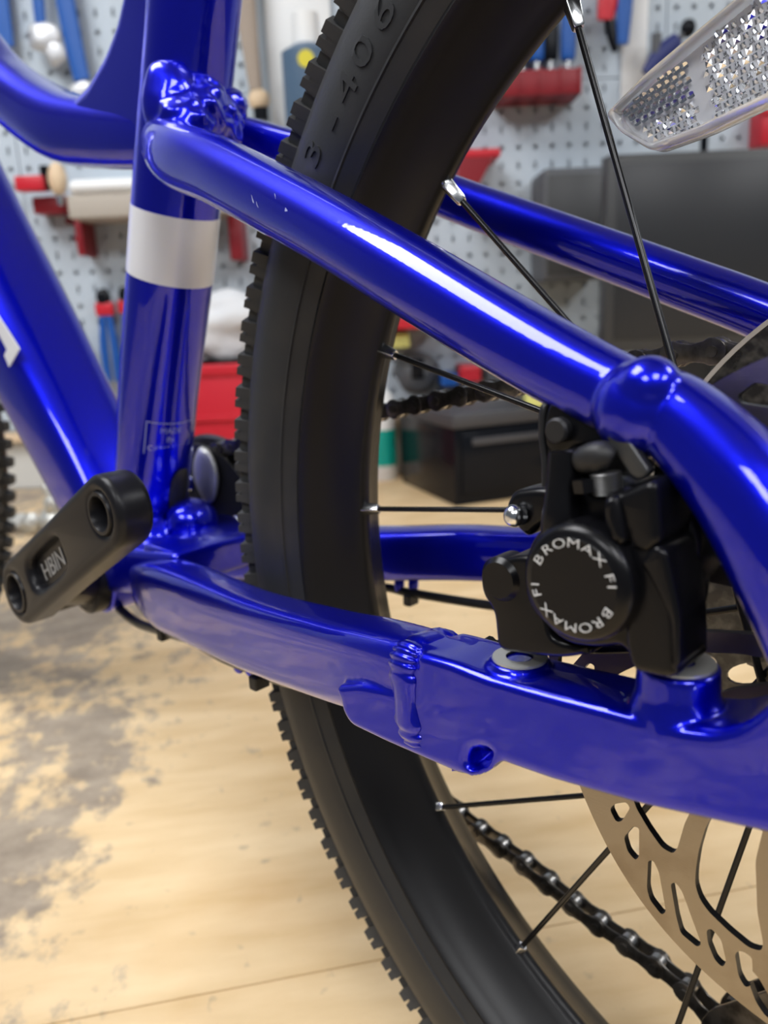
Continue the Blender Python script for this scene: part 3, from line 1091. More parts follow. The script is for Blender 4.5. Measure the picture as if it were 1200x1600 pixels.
for (x, y, Y, s) in ((374, 1032, -0.046, 1), (392, 1036, -0.050, 1), (624, 913, 0.051, 0.9), (646, 913, 0.054, 0.9)):
    c = Vector(P(x, y, Y))
    bp('cable_guide', blob_bm(c, (0.0026 * s, 0.003 * s, 0.0056 * s), None, 1, 0.1, 1), 'blue', smooth=180)

# ---- rear wheel ----------------------------------------------------
YC = -0.006
tyre = lathe('tyre', [(0.2100, -0.0262), (0.2135, -0.0280), (0.2150, -0.0290), (0.2210, -0.0308), (0.2290, -0.0312), (0.2360, -0.0298), (0.2420, -0.0262), (0.2460, -0.0205), (0.2482, -0.012), (0.2488, YC),
                      (0.2482, 0.0), (0.2460, 0.0085), (0.2420, 0.0142), (0.2360, 0.0178), (0.2290, 0.0192), (0.2210, 0.0188), (0.2150, 0.0170), (0.2100, 0.0142), (0.2120, 0.0)],
             (0, 0, 0), (0, 1, 0), 'rubber', bike, 240, 60, closed_profile=True)
YP = [(0.2100, -0.0262), (0.2135, -0.0280), (0.2150, -0.0290), (0.2210, -0.0308), (0.2290, -0.0312), (0.2360, -0.0298), (0.2420, -0.0262), (0.2460, -0.0205)]


def side_y(r):
    for (r0, y0), (r1, y1) in zip(YP, YP[1:]):
        if r0 <= r <= r1:
            return y0 + (y1 - y0) * (r - r0) / (r1 - r0)
    return YP[-1][1]


YC = -0.006           # middle plane of the rear wheel
half = [(0.2112, 0.0203), (0.2106, 0.0215), (0.2094, 0.0218), (0.2082, 0.0205), (0.2068, 0.0170), (0.2045, 0.0125), (0.2012, 0.0082), (0.1980, 0.0050), (0.1957, 0.0030), (0.1948, 0.0015)]
rim = lathe('rim', [(r, YC - y) for r, y in half] + [(r, YC + y) for r, y in reversed(half)] + [(0.2090, YC)],
            (0, 0, 0), (0, 1, 0), 'rim', bike, 240, 60, closed_profile=True)
# raised fitting line on the tyre
lathe('bead_line', [(0.2165, -0.0290), (0.2168, -0.0303), (0.2176, -0.0303), (0.2180, -0.0290)], (0, 0, 0), (0, 1, 0), 'rubber', tyre, 240, 60)


def tyre_frame(th):
    """radial, lateral, tangential unit vectors at wheel angle th."""
    return Vector((cos(th), 0, sin(th))), Vector((0, 1, 0)), Vector((-sin(th), 0, cos(th)))


def knob_bm(r, y, th, half_t, half_y, height, tilt=0.0, base=0.006, bm=None):
    rad, lat, tan = tyre_frame(th)
    n = (rad * cos(tilt) - lat * sin(tilt)).normalized()
    s = (rad * sin(tilt) + lat * cos(tilt)).normalized()
    c = rad * r + lat * y
    bm = bm or bmesh.new()
    vs = []
    for (h, k) in ((-base, 1.12), (height, 0.9)):
        for (a, b) in ((-1, -1), (1, -1), (1, 1), (-1, 1)):
            vs.append(bm.verts.new(c + n * h + tan * a * half_t * k + s * b * half_y * k))
    for f in ((0, 1, 2, 3), (7, 6, 5, 4), (0, 4, 5, 1), (1, 5, 6, 2), (2, 6, 7, 3), (3, 7, 4, 0)):
        bm.faces.new([vs[i] for i in f])
    return bm


NK = 118
rest = bmesh.new()
kA, kB = None, None
for k in range(NK):
    th = 2 * pi * k / NK
    deg = math.degrees(th)
    seen = 105 < deg < 262
    # each period: a wide siped shoulder knob and a small one set back
    def shoulder(bm_, th0):
        knob_bm(0.2468, -0.0205, th0 - 0.0115, 0.0021, 0.0045, 0.0062, 0.62, 0.005, bm_)
        knob_bm(0.2468, -0.0205, th0 + 0.0070, 0.0016, 0.0045, 0.0062, 0.62, 0.005, bm_)
        knob_bm(0.2466, -0.0203, th0 - 0.002, 0.0045, 0.0046, 0.0042, 0.62, 0.005, bm_)
        return bm_
    def small(bm_, th0):
        return knob_bm(0.2462, -0.0190, th0, 0.0019, 0.0036, 0.0055, 0.5, 0.005, bm_)
    if seen:
        if kA is None:
            kA = mesh_from(shoulder(bmesh.new(), 0), 'tread_knob')
            kA.materials.append(M['knob'])
            kB = mesh_from(small(bmesh.new(), 0), 'tread_knob')
            kB.materials.append(M['knob'])
        for me, dt in ((kA, 0.0), (kB, 2 * pi / NK * 0.48)):
            o = bpy.data.objects.new('tread_knob', me)
            COL.objects.link(o)
            o.parent = tyre
            o.rotation_euler = (0, -(th + dt), 0)
    else:
        shoulder(rest, th)
        small(rest, th + 2 * pi / NK * 0.48)
    for (y, dt) in ((-0.012, 0.25), (0.0, 0.25), (-0.006, 0.75)):
        knob_bm(0.2480, y, th + 2 * pi / NK * dt, 0.0030, 0.0034, 0.0062, 0, 0.004, rest)
    knob_bm(0.2466, 0.0085, th, 0.0042, 0.0045, 0.0060, -0.62, 0.005, rest)
    knob_bm(0.2462, 0.0070, th + 2 * pi / NK * 0.5, 0.0019, 0.0036, 0.0055, -0.5, 0.005, rest)
tag(bp('tread_blocks', rest, 'knob', tyre), kind='stuff')


# raised lettering on the sidewall
def tyre_letter(ch, px, size, name='raised_letter'):
    q = Vector(px)
    a0 = atan2(q.z, q.x)
    r0 = min(0.2375, max(0.223, hypot(q.x, q.z)))
    me = glyph_me(ch, size, 0.0004, 'CENTER', 0.0, 2)
    for v in me.vertices:
        x, y, w = v.co
        r = r0 + y * 0.95
        a = a0 - x * 1.45 / r0
        v.co = (cos(a) * r, side_y(r) - 0.0001 - w, sin(a) * r)
    return bp(name, me, 'rubber', tyre, 40)


for ch, px in (('5', (-0.19466, -0.031, 0.11706)), ('3', (-0.18529, -0.031, 0.1346)), ('-', (-0.17559, -0.031, 0.14246)), ('4', (-0.16838, -0.031, 0.15071)), ('0', (-0.16099, -0.031, 0.15875)), ('6', (-0.15222, -0.031, 0.16673))):
    tyre_letter(ch, px, 0.0125)

# spokes and nipples
TH0, DTH, RN = 0.9965, radians(18), 0.1954
flange = {0: (-0.0344, -0.03, -0.0129), 1: (-0.0206, 0.02, -0.0207), 2: (0.0067, -0.03, 0.0278), 3: (-0.0038, 0.02, 0.0306),
          4: (-0.0108, -0.03, 0.0249), 5: (0.0141, 0.02, -0.030), 6: (-0.0253, -0.03, 0.0153), 7: (-0.0348, 0.02, 0.0073)}
NIP = {0: (-0.10652, -0.006, 0.16331), 1: (-0.15071, -0.006, 0.12282), 2: (-0.18245, -0.006, 0.07081), 3: (-0.19603, -0.006, 0.01), 4: (-0.18825, -0.006, -0.05114), 5: (-0.16724, -0.006, -0.11001), 6: (-0.12546, -0.006, -0.15467)}
for k in range(20):
    a = pi - TH0 + k * DTH
    n0 = Vector(NIP[k]) if k in NIP else Vector((cos(a) * 0.1946, -0.006, sin(a) * 0.1946))
    if k in flange:
        f0 = Vector(flange[k])
    else:
        sd = -0.03 if k % 2 == 0 else 0.02
        t = a + radians(82) * (1 if (k // 2) % 2 == 0 else -1)
        f0 = Vector((cos(t) * 0.029, sd, sin(t) * 0.029))
    d = (f0 - n0).normalized()
    # flat-sided tapered nipple
    bm = bmesh.new()
    a_v = d.orthogonal().normalized()
    b_v = d.cross(a_v)
    ring_loft(bm, [n0 - d * 0.004, n0 - d * 0.0002, n0 + d * 0.0004, n0 + d * 0.0072, n0 + d * 0.0078], [(a_v, b_v)] * 5,
              [(0.0016, 0.0016, 2), (0.0018, 0.0018, 3), (0.0020, 0.0020, 9), (0.00155, 0.00155, 9), (0.0013, 0.0013, 6)], 24)
    t_ = blob_bm(n0, (0.0021, 0.0021, 0.0021), None, 0, 0, 1, 2)
    add_mesh(bm, t_)
    bp('nipple', bm, 'silver', rim, 28)
    bp('spoke', cyl_bm(n0 + d * 0.006, f0, 0.00098, 0.00098, 14), 'spoke', rim, 60)

# hub
hub = lathe('hub', [(0.0, -0.064), (0.0085, -0.064), (0.0085, -0.0585), (0.0185, -0.0585), (0.0185, -0.0515), (0.016, -0.050), (0.016, -0.034), (0.030, -0.032), (0.0305, -0.0300), (0.030, -0.028), (0.017, -0.026),
                    (0.013, -0.010), (0.015, 0.014), (0.030, 0.018), (0.0305, 0.020), (0.030, 0.022), (0.017, 0.026), (0.015, 0.068), (0, 0.068)], (0, 0, 0), (0, 1, 0), 'crank', bike, 48)
lathe('axle', [(0, -0.095), (0.006, -0.095), (0.0075, -0.094), (0.0075, -0.086), (0.005, -0.086), (0.005, 0.083), (0.0075, 0.083), (0.0075, 0.090), (0, 0.092)], (0, 0, 0), (0, 1, 0), 'silver', bike, 24)


# disc rotor
def rot_h(pts):
    return round_poly(pts, 0.0010, 3)


H1 = [(-0.06248, -0.03843), (-0.0613, -0.03646), (-0.05808, -0.03453), (-0.05702, -0.03569), (-0.05909, -0.04041), (-0.06063, -0.04129)]
H2 = [(-0.05843, -0.04469), (-0.05617, -0.04054), (-0.05449, -0.04014), (-0.05419, -0.04819), (-0.05515, -0.04976), (-0.05727, -0.04821)]
H3 = [(-0.05183, -0.04813), (-0.05053, -0.04749), (-0.04894, -0.04996), (-0.04669, -0.06016), (-0.04777, -0.06169), (-0.05089, -0.05909), (-0.05185, -0.05606)]
H4 = [(-0.04594, -0.05169), (-0.0447, -0.05069), (-0.04303, -0.05234), (-0.03771, -0.06424), (-0.03857, -0.06566), (-0.04276, -0.06424), (-0.04409, -0.06019)]
H5 = [(-0.03673, -0.05968), (-0.03557, -0.05865), (-0.03321, -0.06033), (-0.03169, -0.06571), (-0.03246, -0.06782), (-0.03434, -0.06679), (-0.03624, -0.06301)]
H6 = [(-0.02999, -0.06217), (-0.02863, -0.06065), (-0.02617, -0.06093), (-0.0258, -0.06424), (-0.02606, -0.06903), (-0.02716, -0.06991), (-0.02875, -0.06786)]


def rotp(poly, a):
    return [(x * cos(a) - z * sin(a), x * sin(a) + z * cos(a)) for x, z in poly]


holes = []
base_set = [H1, H2, H3, H4, H5, H6]
for h in base_set:
    holes.append(rot_h(h))
for s in range(1, 14):
    for h in (H3, H4, H5, H6):
        holes.append(rot_h(rotp(h, radians(24 * s))))
# fifteen windows between swept arms
win0 = [(65.6, -123.8), (65.3, -119.0), (64.8, -114.5), (63.0, -112.6), (61.0, -113.2), (55.0, -118.0), (45.0, -127.0), (35.0, -137.0), (28.0, -146.0), (25.5, -152.0),
        (26.0, -157.0), (29.0, -157.5), (36.0, -151.0), (44.0, -144.5), (50.4, -139.7), (55.9, -135.2), (60.4, -131.6), (63.2, -129.3), (65.0, -126.6)]
for s in range(15):
    w_ = [(cos(radians(t + 24 * s)) * r / 1000, sin(radians(t + 24 * s)) * r / 1000) for r, t in win0]
    holes.append(round_poly(w_, 0.0012, 3))
holes.append([(cos(2 * pi * k / 40) * 0.0165, sin(2 * pi * k / 40) * 0.0165) for k in range(40)])
outl = []
for k in range(360):
    t = 2 * pi * k / 360
    r = 0.0800 + 0.0007 * cos(6 * (t - radians(-126)))
    outl.append((cos(t) * r, sin(t) * r))
rotor_bm = cut_plate_bm(outl, holes, -0.0558, -0.0538)
rotor = link('disc_rotor', mesh_from(rotor_bm, 'rotor'), 'steel', bike)
rotor.data.materials.append(M['rotor_edge'])
for p in rotor.data.polygons:
    if abs(p.normal.y) < 0.7:
        p.material_index = 1

# spoke protector, cassette
pr_holes = []
for px, n_, rh in (((-0.07132, 0.028, -0.03099), 8, 0.0017), ((-0.0657, 0.028, -0.04137), 8, 0.0016)):
    r_, a_h = hypot(px[0], px[2]), atan2(px[2], px[0])
    for k in range(n_):
        a = a_h + 2 * pi * k / n_
        pr_holes.append([(cos(a) * r_ + cos(2 * pi * j / 16) * rh, sin(a) * r_ + sin(2 * pi * j / 16) * rh) for j in range(16)])
pw = (-0.05847, 0.028, -0.03106)
r_, a_h = hypot(pw[0], pw[2]), atan2(pw[2], pw[0])
for k in range(8):
    w = []
    for j in range(20):
        t = 2 * pi * j / 20
        r = r_ + 0.0085 * cos(t)
        a = a_h + 2 * pi * k / 8 + 0.0026 / r_ * sin(t) * 1.3
        w.append((cos(a) * r, sin(a) * r))
    pr_holes.append(w)
pr_holes.append([(cos(2 * pi * k / 40) * 0.024, sin(2 * pi * k / 40) * 0.024) for k in range(40)])
tag(bpy.data.objects['white_band'], 'plain white painted band')
tag(rotor, 'perforated brushed steel brake disc')
prot = link('spoke_protector', mesh_from(cut_plate_bm([(cos(2 * pi * k / 120) * 0.0985, sin(2 * pi * k / 120) * 0.0985) for k in range(120)], pr_holes, 0.0272, 0.0284), 'pr'), 'protector', bike)
tag(prot, 'scuffed clear plastic spoke protector disc')
lathe('protector_rim', [(0.0978, 0.0268), (0.0992, 0.0268), (0.0992, 0.0288), (0.0978, 0.0288)], (0, 0, 0), (0, 1, 0), 'card', prot, 120, closed_profile=True)
for i, (r, n) in enumerate(((0.0655, 34), (0.054, 28), (0.045, 24), (0.037, 20), (0.030, 16), (0.026, 13))):
    bp('cog', cog_bm(r, n, 0.0315 + i * 0.0046, 0.0333 + i * 0.0046, 0.017, windows=6 if i < 3 else 0), 'cog')


# ---- chain -----------------------------------------------------------
def fig8(r, wa, pitch=0.0127):
    out = []
    n = 10
    for k in range(n + 1):
        t = -pi * 0.72 + 2 * pi * 0.72 * k / n
        out.append((pitch / 2 + cos(t) * r, sin(t) * r))
    out.append((0, wa))
    for k in range(n + 1):
        t = pi - pi * 0.72 + 2 * pi * 0.72 * k / n
        out.append((-pitch / 2 + cos(t) * r, sin(t) * r))
    out.append((0, -wa))
    return out


def outer_link_me():
    bm = plate_bm(fig8(0.0043, 0.0027), (), -0.0034, -0.0026, 0.00025, 1)
    add_mesh(bm, plate_bm(fig8(0.0043, 0.0027), (), 0.0026, 0.0034, 0.00025, 1))
    for s in (-1, 1):
        cyl_bm((s * 0.00635, -0.0040, 0), (s * 0.00635, 0.0040, 0), 0.0018, 0.0018, 12, bm)
    me = mesh_from(bm, 'outer_link')
    me.materials.append(M['chain'])
    smooth_me(me, 35)
    return me


def inner_link_me():
    bm = plate_bm(fig8(0.0042, 0.0029), (), -0.0024, -0.0016, 0.0002, 1)
    add_mesh(bm, plate_bm(fig8(0.0042, 0.0029), (), 0.0016, 0.0024, 0.0002, 1))
    n0 = len(bm.faces)
    for s in (-1, 1):
        cyl_bm((s * 0.00635, -0.0015, 0), (s * 0.00635, 0.0015, 0), 0.0038, 0.0038, 16, bm)
    me = mesh_from(bm, 'inner_link')
    me.materials.append(M['chain'])
    me.materials.append(M['roller'])
    for i, p in enumerate(me.polygons):
        if i >= n0:
            p.material_index = 1
    smooth_me(me, 35)
    return me


OL, IL = outer_link_me(), inner_link_me()
chain = empty('chain', (0, 0, 0), 0, bike)


def lay_chain(pts, start_inner=0):
    """walk pins of 12.7 mm pitch along a polyline of points."""
    P_ = [Vector(p) for p in pts]
    pins = [P_[0].copy()]
    seg, cur = 0, P_[0].copy()
    while True:
        need = 0.0127
        moved = False
        while seg < len(P_) - 1:
            d = (P_[seg + 1] - cur).length
            if d >= need:
                cur = cur + (P_[seg + 1] - cur).normalized() * need
                moved = True
                break
            need -= d
            cur = P_[seg + 1].copy()
            seg += 1
        if not moved:
            break
        pins.append(cur.copy())
    for i, (a, b) in enumerate(zip(pins, pins[1:])):
        d = (b - a)
        o = bpy.data.objects.new('chain_link', IL if (i + start_inner) % 2 else OL)
        COL.objects.link(o)
        o.parent = chain
        x = d.normalized()
        y = Vector((0, 1, 0))
        y = (y - x * y.dot(x)).normalized()
        z = x.cross(y)
        m = Matrix(((x.x, y.x, z.x, 0), (x.y, y.y, z.y, 0), (x.z, y.z, z.z, 0), (0, 0, 0, 1)))
        o.matrix_local = Matrix.Translation((a + b) / 2) @ m


ringtop = Vector((BBX + 0.006, 0.0385, BBZ + 0.0575))
wrap = [Vector((cos(radians(t)) * 0.0675, 0.0335, sin(radians(t)) * 0.0675)) for t in range(132, 20, -8)]
lay_chain([ringtop, (-0.22318, 0.037, 0.04136), (-0.15682, 0.0345, 0.05441), (-0.10296, 0.0335, 0.0647), (-0.08919, 0.0335, 0.06773), (-0.07533, 0.0335, 0.06883)] + wrap[2:], 0)
lay_chain([Vector((BBX + 0.01, 0.0385, BBZ - 0.0565)), (-0.19548, 0.0365, -0.13979), (-0.17988, 0.0362, -0.14562), (-0.15173, 0.0355, -0.15034), (-0.118, 0.0348, -0.15977), (-0.08685, 0.0342, -0.16448), (-0.07268, 0.034, -0.1689), (-0.06268, 0.034, -0.17587)], 1)

# rear derailleur: cage and lower pulley
dc = Vector((-0.04674, 0.034, -0.17608))
pul = bp('jockey_wheel', cog_bm(0.0165, 12, 0.0325, 0.0350, 0.004, (dc.x, dc.z), 0.003, 5), 'plastic', smooth=30)
for (y0, y1, r) in ((0.0265, 0.0280, 0.0205), (0.0400, 0.0415, 0.0190)):
    up = Vector((0.036, 0, 0.052))
    cage = []
    for k in range(16):
        t = radians(140 + 180 * k / 15)
        cage.append((dc.x + cos(t) * r, dc.z + sin(t) * r))
    for k in range(10):
        t = radians(-40 + 180 * k / 9)
        cage.append((dc.x + up.x + cos(t) * 0.012, dc.z + up.z + sin(t) * 0.012))
    hole = [(dc.x + up.x * 0.42 + cos(2 * pi * k / 20) * 0.008, dc.z + up.z * 0.42 + sin(2 * pi * k / 20) * 0.014) for k in range(20)]
    plate('derailleur_cage', cage, y0, y1, 'chain', bike, 0.0004, [hole])
bp('derailleur_body', tube_bm([(dc.x + 0.036, 0.042, dc.z + 0.052, 0.010, 0.010), (dc.x + 0.05, 0.055, dc.z + 0.075, 0.012, 0.009), (0.012, 0.075, -0.03, 0.008, 0.008)]), 'plastic', smooth=60)

# ---- wheel reflector -------------------------------------------------
RO = [(-0.09939, 0.13526), (-0.08693, 0.14368), (-0.06148, 0.15713), (-0.0325, 0.17184), (-0.01808, 0.16254), (-0.01552, 0.14932), (-0.03689, 0.14004), (-0.05476, 0.1307), (-0.07093, 0.12614), (-0.08523, 0.12365), (-0.09459, 0.12991)]
RI = [(-0.09707, 0.13551), (-0.08616, 0.14214), (-0.0608, 0.15573), (-0.03235, 0.17028), (-0.01946, 0.16141), (-0.01764, 0.15082), (-0.03744, 0.14184), (-0.0558, 0.13273), (-0.07203, 0.12813), (-0.08586, 0.12566), (-0.09386, 0.13077)]
refl = plate('wheel_reflector', RO, 0.000, 0.0078, 'clear', bike, 0.0008, [round_poly(RI, 0.001, 2)], rad=0.002)
tag(refl, 'clear plastic wheel reflector on the spokes')
plate('backing_plate', RI, 0.0058, 0.0070, 'clear', refl, 0.0002, rad=0.001)


xa, xb = [(-0.09154, 0.13222)][0], [(-0.05919, 0.14119)][0]
ux = Vector((xb[0] - xa[0], xb[1] - xa[1])).normalized()
uz = Vector((-ux.y, ux.x))
inner_poly = [(x, z) for x, z in RI]
cx_, cz_ = sum(p[0] for p in inner_poly) / len(inner_poly), sum(p[1] for p in inner_poly) / len(inner_poly)
shr = [(cx_ + (x - cx_) * 0.97, cz_ + (z - cz_) * 0.97) for x, z in inner_poly]
pm = [bmesh.new(), bmesh.new()]
S_ = 0.0022
div = [(-0.07596, 0.14176)][0]
low = [(-0.08771, 0.12919)][0]
for i in range(-60, 90):
    for j in range(-40, 40):
        ox = (i + 0.5 * (j % 2)) * S_
        oz = j * S_ * 0.866
        c = Vector(xa) + ux * ox + uz * oz
        if not inside((c.x, c.y), shr):
            continue
        along = (c - Vector(div)).dot(ux)
        if abs(along) < S_ * 0.6:
            continue
        up_ = (c - Vector(low)).dot(uz)
        rr = S_ * 0.49
        if along < 0 and up_ > S_ * 1.6:
            # concave cube-corner cell
            bmq = pm[0]
            ctr = bmq.verts.new((c.x, 0.0036 + rr * 1.41, c.y))
            ring_ = []
            for k in range(6):
                q = c + ux * cos(pi / 3 * k + 0.5) * rr + uz * sin(pi / 3 * k + 0.5) * rr
                ring_.append(bmq.verts.new((q.x, 0.0036 + (rr * 0.707 if k % 2 else 0), q.y)))
            for k in (0, 2, 4):
                bmq.faces.new((ctr, ring_[(k - 1) % 6], ring_[k], ring_[(k + 1) % 6]))
        else:
            bmq = pm[1]
            K = 4
            w = (0.35, 0.9, 1.5)[(i + 2 * j) % 3]
            tip = bmq.verts.new((c.x + ux.x * rr * 0.3 * w, 0.0052 - rr * w, c.y + uz.y * rr * 0.25 * w))
            ring_ = []
            for k in range(K):
                t = 2 * pi * k / K + pi / 4
                q = c + ux * cos(t) * rr * 1.1 + uz * sin(t) * rr * 1.1
                ring_.append(bmq.verts.new((q.x, 0.0054, q.y)))
            for k in range(K):
                bmq.faces.new((ring_[k], ring_[(k + 1) % K], tip))
me_ = bpy.data.meshes.new('prism_cells')
pm[0].to_mesh(me_)
tag(bp('prism_cells', me_, 'prism', refl), kind='stuff')
tag(bp('prism_facets', pm[1], 'prism', refl), kind='stuff')
plate('prism_tray', RI, 0.0054, 0.0057, 'prism_tray', refl, 0.0, rad=0.001)

# ---- brake caliper ---------------------------------------------------
cal = empty('brake_caliper', (0, 0, 0), 0, bike)


def cp(name, Y, pts, depth, bev=0.0012, rad=0.0015, m='black', bseg=3):
    return plate(name, pts, Y, Y + depth, m, cal, bev, rad=rad, bseg=bseg, smooth=50)


cp('mount_foot', -0.0800, [(-0.08408, 0.02563), (-0.08097, 0.0287), (-0.07486, 0.03225), (-0.06826, 0.03318), (-0.06492, 0.01491), (-0.05488, 0.01584), (-0.05485, 0.01441), (-0.06169, 0.01131), (-0.06898, 0.00986), (-0.07923, 0.00827), (-0.0802, 0.01794), (-0.08342, 0.02111)], 0.016, 0.0014, 0.003)
lathe('mount_bolt_head', [(0, -0.0012), (0.0042, -0.0012), (0.0052, 0.0), (0.0052, 0.006)], (-0.078, -0.08, 0.02611), (0, 1, 0), 'black', cal, 30)
cp('caliper_body', -0.0830, [(-0.06311, 0.05703), (-0.05762, 0.05791), (-0.05577, 0.05007), (-0.05188, 0.04967), (-0.04534, 0.05235), (-0.04041, 0.05474), (-0.03968, 0.04907), (-0.03885, 0.04151), (-0.03712, 0.036), (-0.03779, 0.02309), (-0.04474, 0.01651), (-0.04689, 0.01933), (-0.05248, 0.01711), (-0.05992, 0.01609), (-0.06851, 0.02164), (-0.0708, 0.02843), (-0.06885, 0.03667), (-0.06479, 0.04177)],
   0.020, 0.0018, 0.004)
cap_c = Vector((-0.05238, -0.0925, 0.0336))
cap_r = ((Vector((-0.05257, -0.0925, 0.04519)) - cap_c).length + (Vector((-0.06431, -0.0925, 0.03148)) - cap_c).length) / 2
lathe('adjuster_cap', [(0, 0.0), (cap_r * 0.78, 0.0), (cap_r * 0.80, 0.0002), (cap_r - 0.0016, 0.0003), (cap_r - 0.0004, 0.0012), (cap_r, 0.0026), (cap_r, 0.016)], cap_c, (0, 1, 0), 'black', cal, 72, 40)
cp('lower_foot', -0.0880, [(-0.04622, 0.04058), (-0.04311, 0.04383), (-0.03757, 0.04392), (-0.03538, 0.03774), (-0.03387, 0.03078), (-0.03306, 0.01875), (-0.0352, 0.01759), (-0.04206, 0.01711), (-0.04352, 0.02132), (-0.04435, 0.03084)], 0.0145, 0.0016, 0.003)
cp('facet_rib', -0.0890, [(-0.04106, 0.03932), (-0.03802, 0.04325), (-0.03584, 0.04246), (-0.03272, 0.03112), (-0.03238, 0.0216), (-0.03361, 0.01973), (-0.03458, 0.03031), (-0.03977, 0.0381)], 0.012, 0.0010, 0.002)
cp('upper_block', -0.0885, [(-0.04909, 0.04989), (-0.04783, 0.05152), (-0.04526, 0.05161), (-0.03876, 0.05522), (-0.03797, 0.05046), (-0.03708, 0.04354), (-0.03964, 0.04092), (-0.04276, 0.04108), (-0.04453, 0.04469), (-0.04747, 0.04791)], 0.016, 0.0016, 0.003)
cp('upper_rib', -0.0905, [(-0.04797, 0.04948), (-0.04724, 0.05127), (-0.04546, 0.0515), (-0.04436, 0.04879), (-0.04319, 0.04345), (-0.04415, 0.04182), (-0.04625, 0.04341), (-0.0479, 0.04682)], 0.010, 0.0020, 0.003)
bp('cable_column', tube_bm([(*(-0.05989, -0.083, 0.0572), 0.0031), (*(-0.05978, -0.0835, 0.05032), 0.0034), (*(-0.05968, -0.084, 0.04386), 0.0040), (*(-0.05962, -0.083, 0.03827), 0.0050)], 28, 2.6), 'black', cal, 60)
cp('lever_arm', -0.0770, [(-0.06875, 0.05625), (-0.0691, 0.06163), (-0.06804, 0.06542), (-0.06547, 0.06647), (-0.0613, 0.06525), (-0.05483, 0.06195), (-0.0524, 0.05897), (-0.05401, 0.0573), (-0.06042, 0.05699), (-0.06595, 0.05488)], 0.008, 0.0012, 0.002)
lathe('pivot_bolt', [(0, -0.0010), (0.0022, -0.0010), (0.0027, -0.0004), (0.0027, 0.004)], (-0.06462, -0.0785, 0.06042), (0, 1, 0), 'plastic', cal, 28)
bp('rubber_boot', tube_bm([(*(-0.05672, -0.083, 0.05521), 0.0020), (*(-0.05477, -0.0835, 0.05624), 0.0029), (*(-0.05152, -0.0835, 0.05706), 0.0031), (*(-0.04991, -0.083, 0.0564), 0.0022)], 24, 2.3), 'plastic', cal, 60)
thr = []
for k in range(15):
    thr.append((0.0030 if k % 2 else 0.0027, 0.0006 * k * 0.5))
lathe('adjuster_thread', [(0, 0)] + thr + [(0, 0.0045)], (-0.04998, -0.084, 0.05011), (-0.15, 0, 1), 'thread', cal, 24)
bp('thread_nut', cyl_bm((-0.0535, -0.0855, 0.05046), (-0.05396, -0.0855, 0.05292), 0.0026, 0.0026, 6), 'black', cal)
cp('link_plate', -0.0830, [(-0.05223, 0.06355), (-0.04852, 0.06284), (-0.04215, 0.05502), (-0.04409, 0.05311), (-0.04616, 0.05385), (-0.0508, 0.06)], 0.003, 0.0005, 0.0010, 'thread')
cp('rear_lobe', -0.0760, [(-0.04603, 0.04673), (-0.04069, 0.04898), (-0.03709, 0.04674), (-0.0349, 0.0421), (-0.03508, 0.0364), (-0.03678, 0.0309), (-0.04004, 0.02953), (-0.04557, 0.03503)], 0.014, 0.002, 0.006)
cp('rear_arm', -0.0730, [(-0.04661, 0.05759), (-0.04407, 0.05906), (-0.04164, 0.05617), (-0.04213, 0.05047), (-0.04345, 0.04517), (-0.0468, 0.046)], 0.012, 0.0015, 0.003)
cp('pad_carrier', -0.0640, [(-0.07499, 0.00928), (-0.06802, 0.00864), (-0.05212, 0.01284), (-0.05199, 0.00952), (-0.06294, 0.00616), (-0.07317, 0.0048)], 0.010, 0.001, 0.002)
cp('barrel_block', -0.0750, [(-0.08039, 0.04174), (-0.07863, 0.04523), (-0.07159, 0.04697), (-0.06742, 0.04693), (-0.06736, 0.04043), (-0.07188, 0.038), (-0.07455, 0.03491), (-0.07728, 0.03684), (-0.08005, 0.0391)], 0.010, 0.0018, 0.003)
bp('barrel_screw', add_mesh(blob_bm((-0.0764, -0.077, 0.04038), (0.0024, 0.0022, 0.0026), None, 0, 0, 1, 3), cyl_bm((-0.0764, -0.077, 0.04038), (-0.07523, -0.075, 0.04012), 0.0020, 0.0020)), 'silver', cal, 60)
bp('spring_clip', box_bm(Vector((-0.03901, -0.066, 0.04471)) - Vector((0.0014, 0.001, 0.0003)), Vector((-0.03901, -0.066, 0.04471)) + Vector((0.0014, 0.001, 0.0003)), 0.0001), 'silver', cal)
wire('brake_cable', [(-0.06887, -0.074, 0.06557), (-0.06977, -0.0755, 0.06408), (-0.06973, -0.076, 0.05874), (-0.06874, -0.0765, 0.05343), (-0.06822, -0.077, 0.04805)], 0.0009, 'cable', cal)

# lettering round the adjuster cap
bm = bmesh.new()
rt = cap_r * 0.700


def ring_text(txt, turn):
    for chh, deg_ in zip(txt, (153, 132, 111, 89, 68, 48, 22, 10)):
        a = radians(deg_ + turn)
        me = glyph_me(chh, 0.0027, 0.00008, 'CENTER', -0.00004)
        ca, sa = cos(a), sin(a)
        for v in me.vertices:
            x, y, w = v.co
            x *= 1.45
            rr = rt + y
            tt = -x
            # up = outward
            v.co = (cap_c.x + ca * rr - sa * tt, cap_c.y - 0.00005 - w, cap_c.z + sa * rr + ca * tt)
        bm.from_mesh(me)
        bpy.data.meshes.remove(me)


ring_text('BROMAXFI', 0)
ring_text('BROMAXFI', 180)
bp('ring_lettering', bm, 'print', cal)

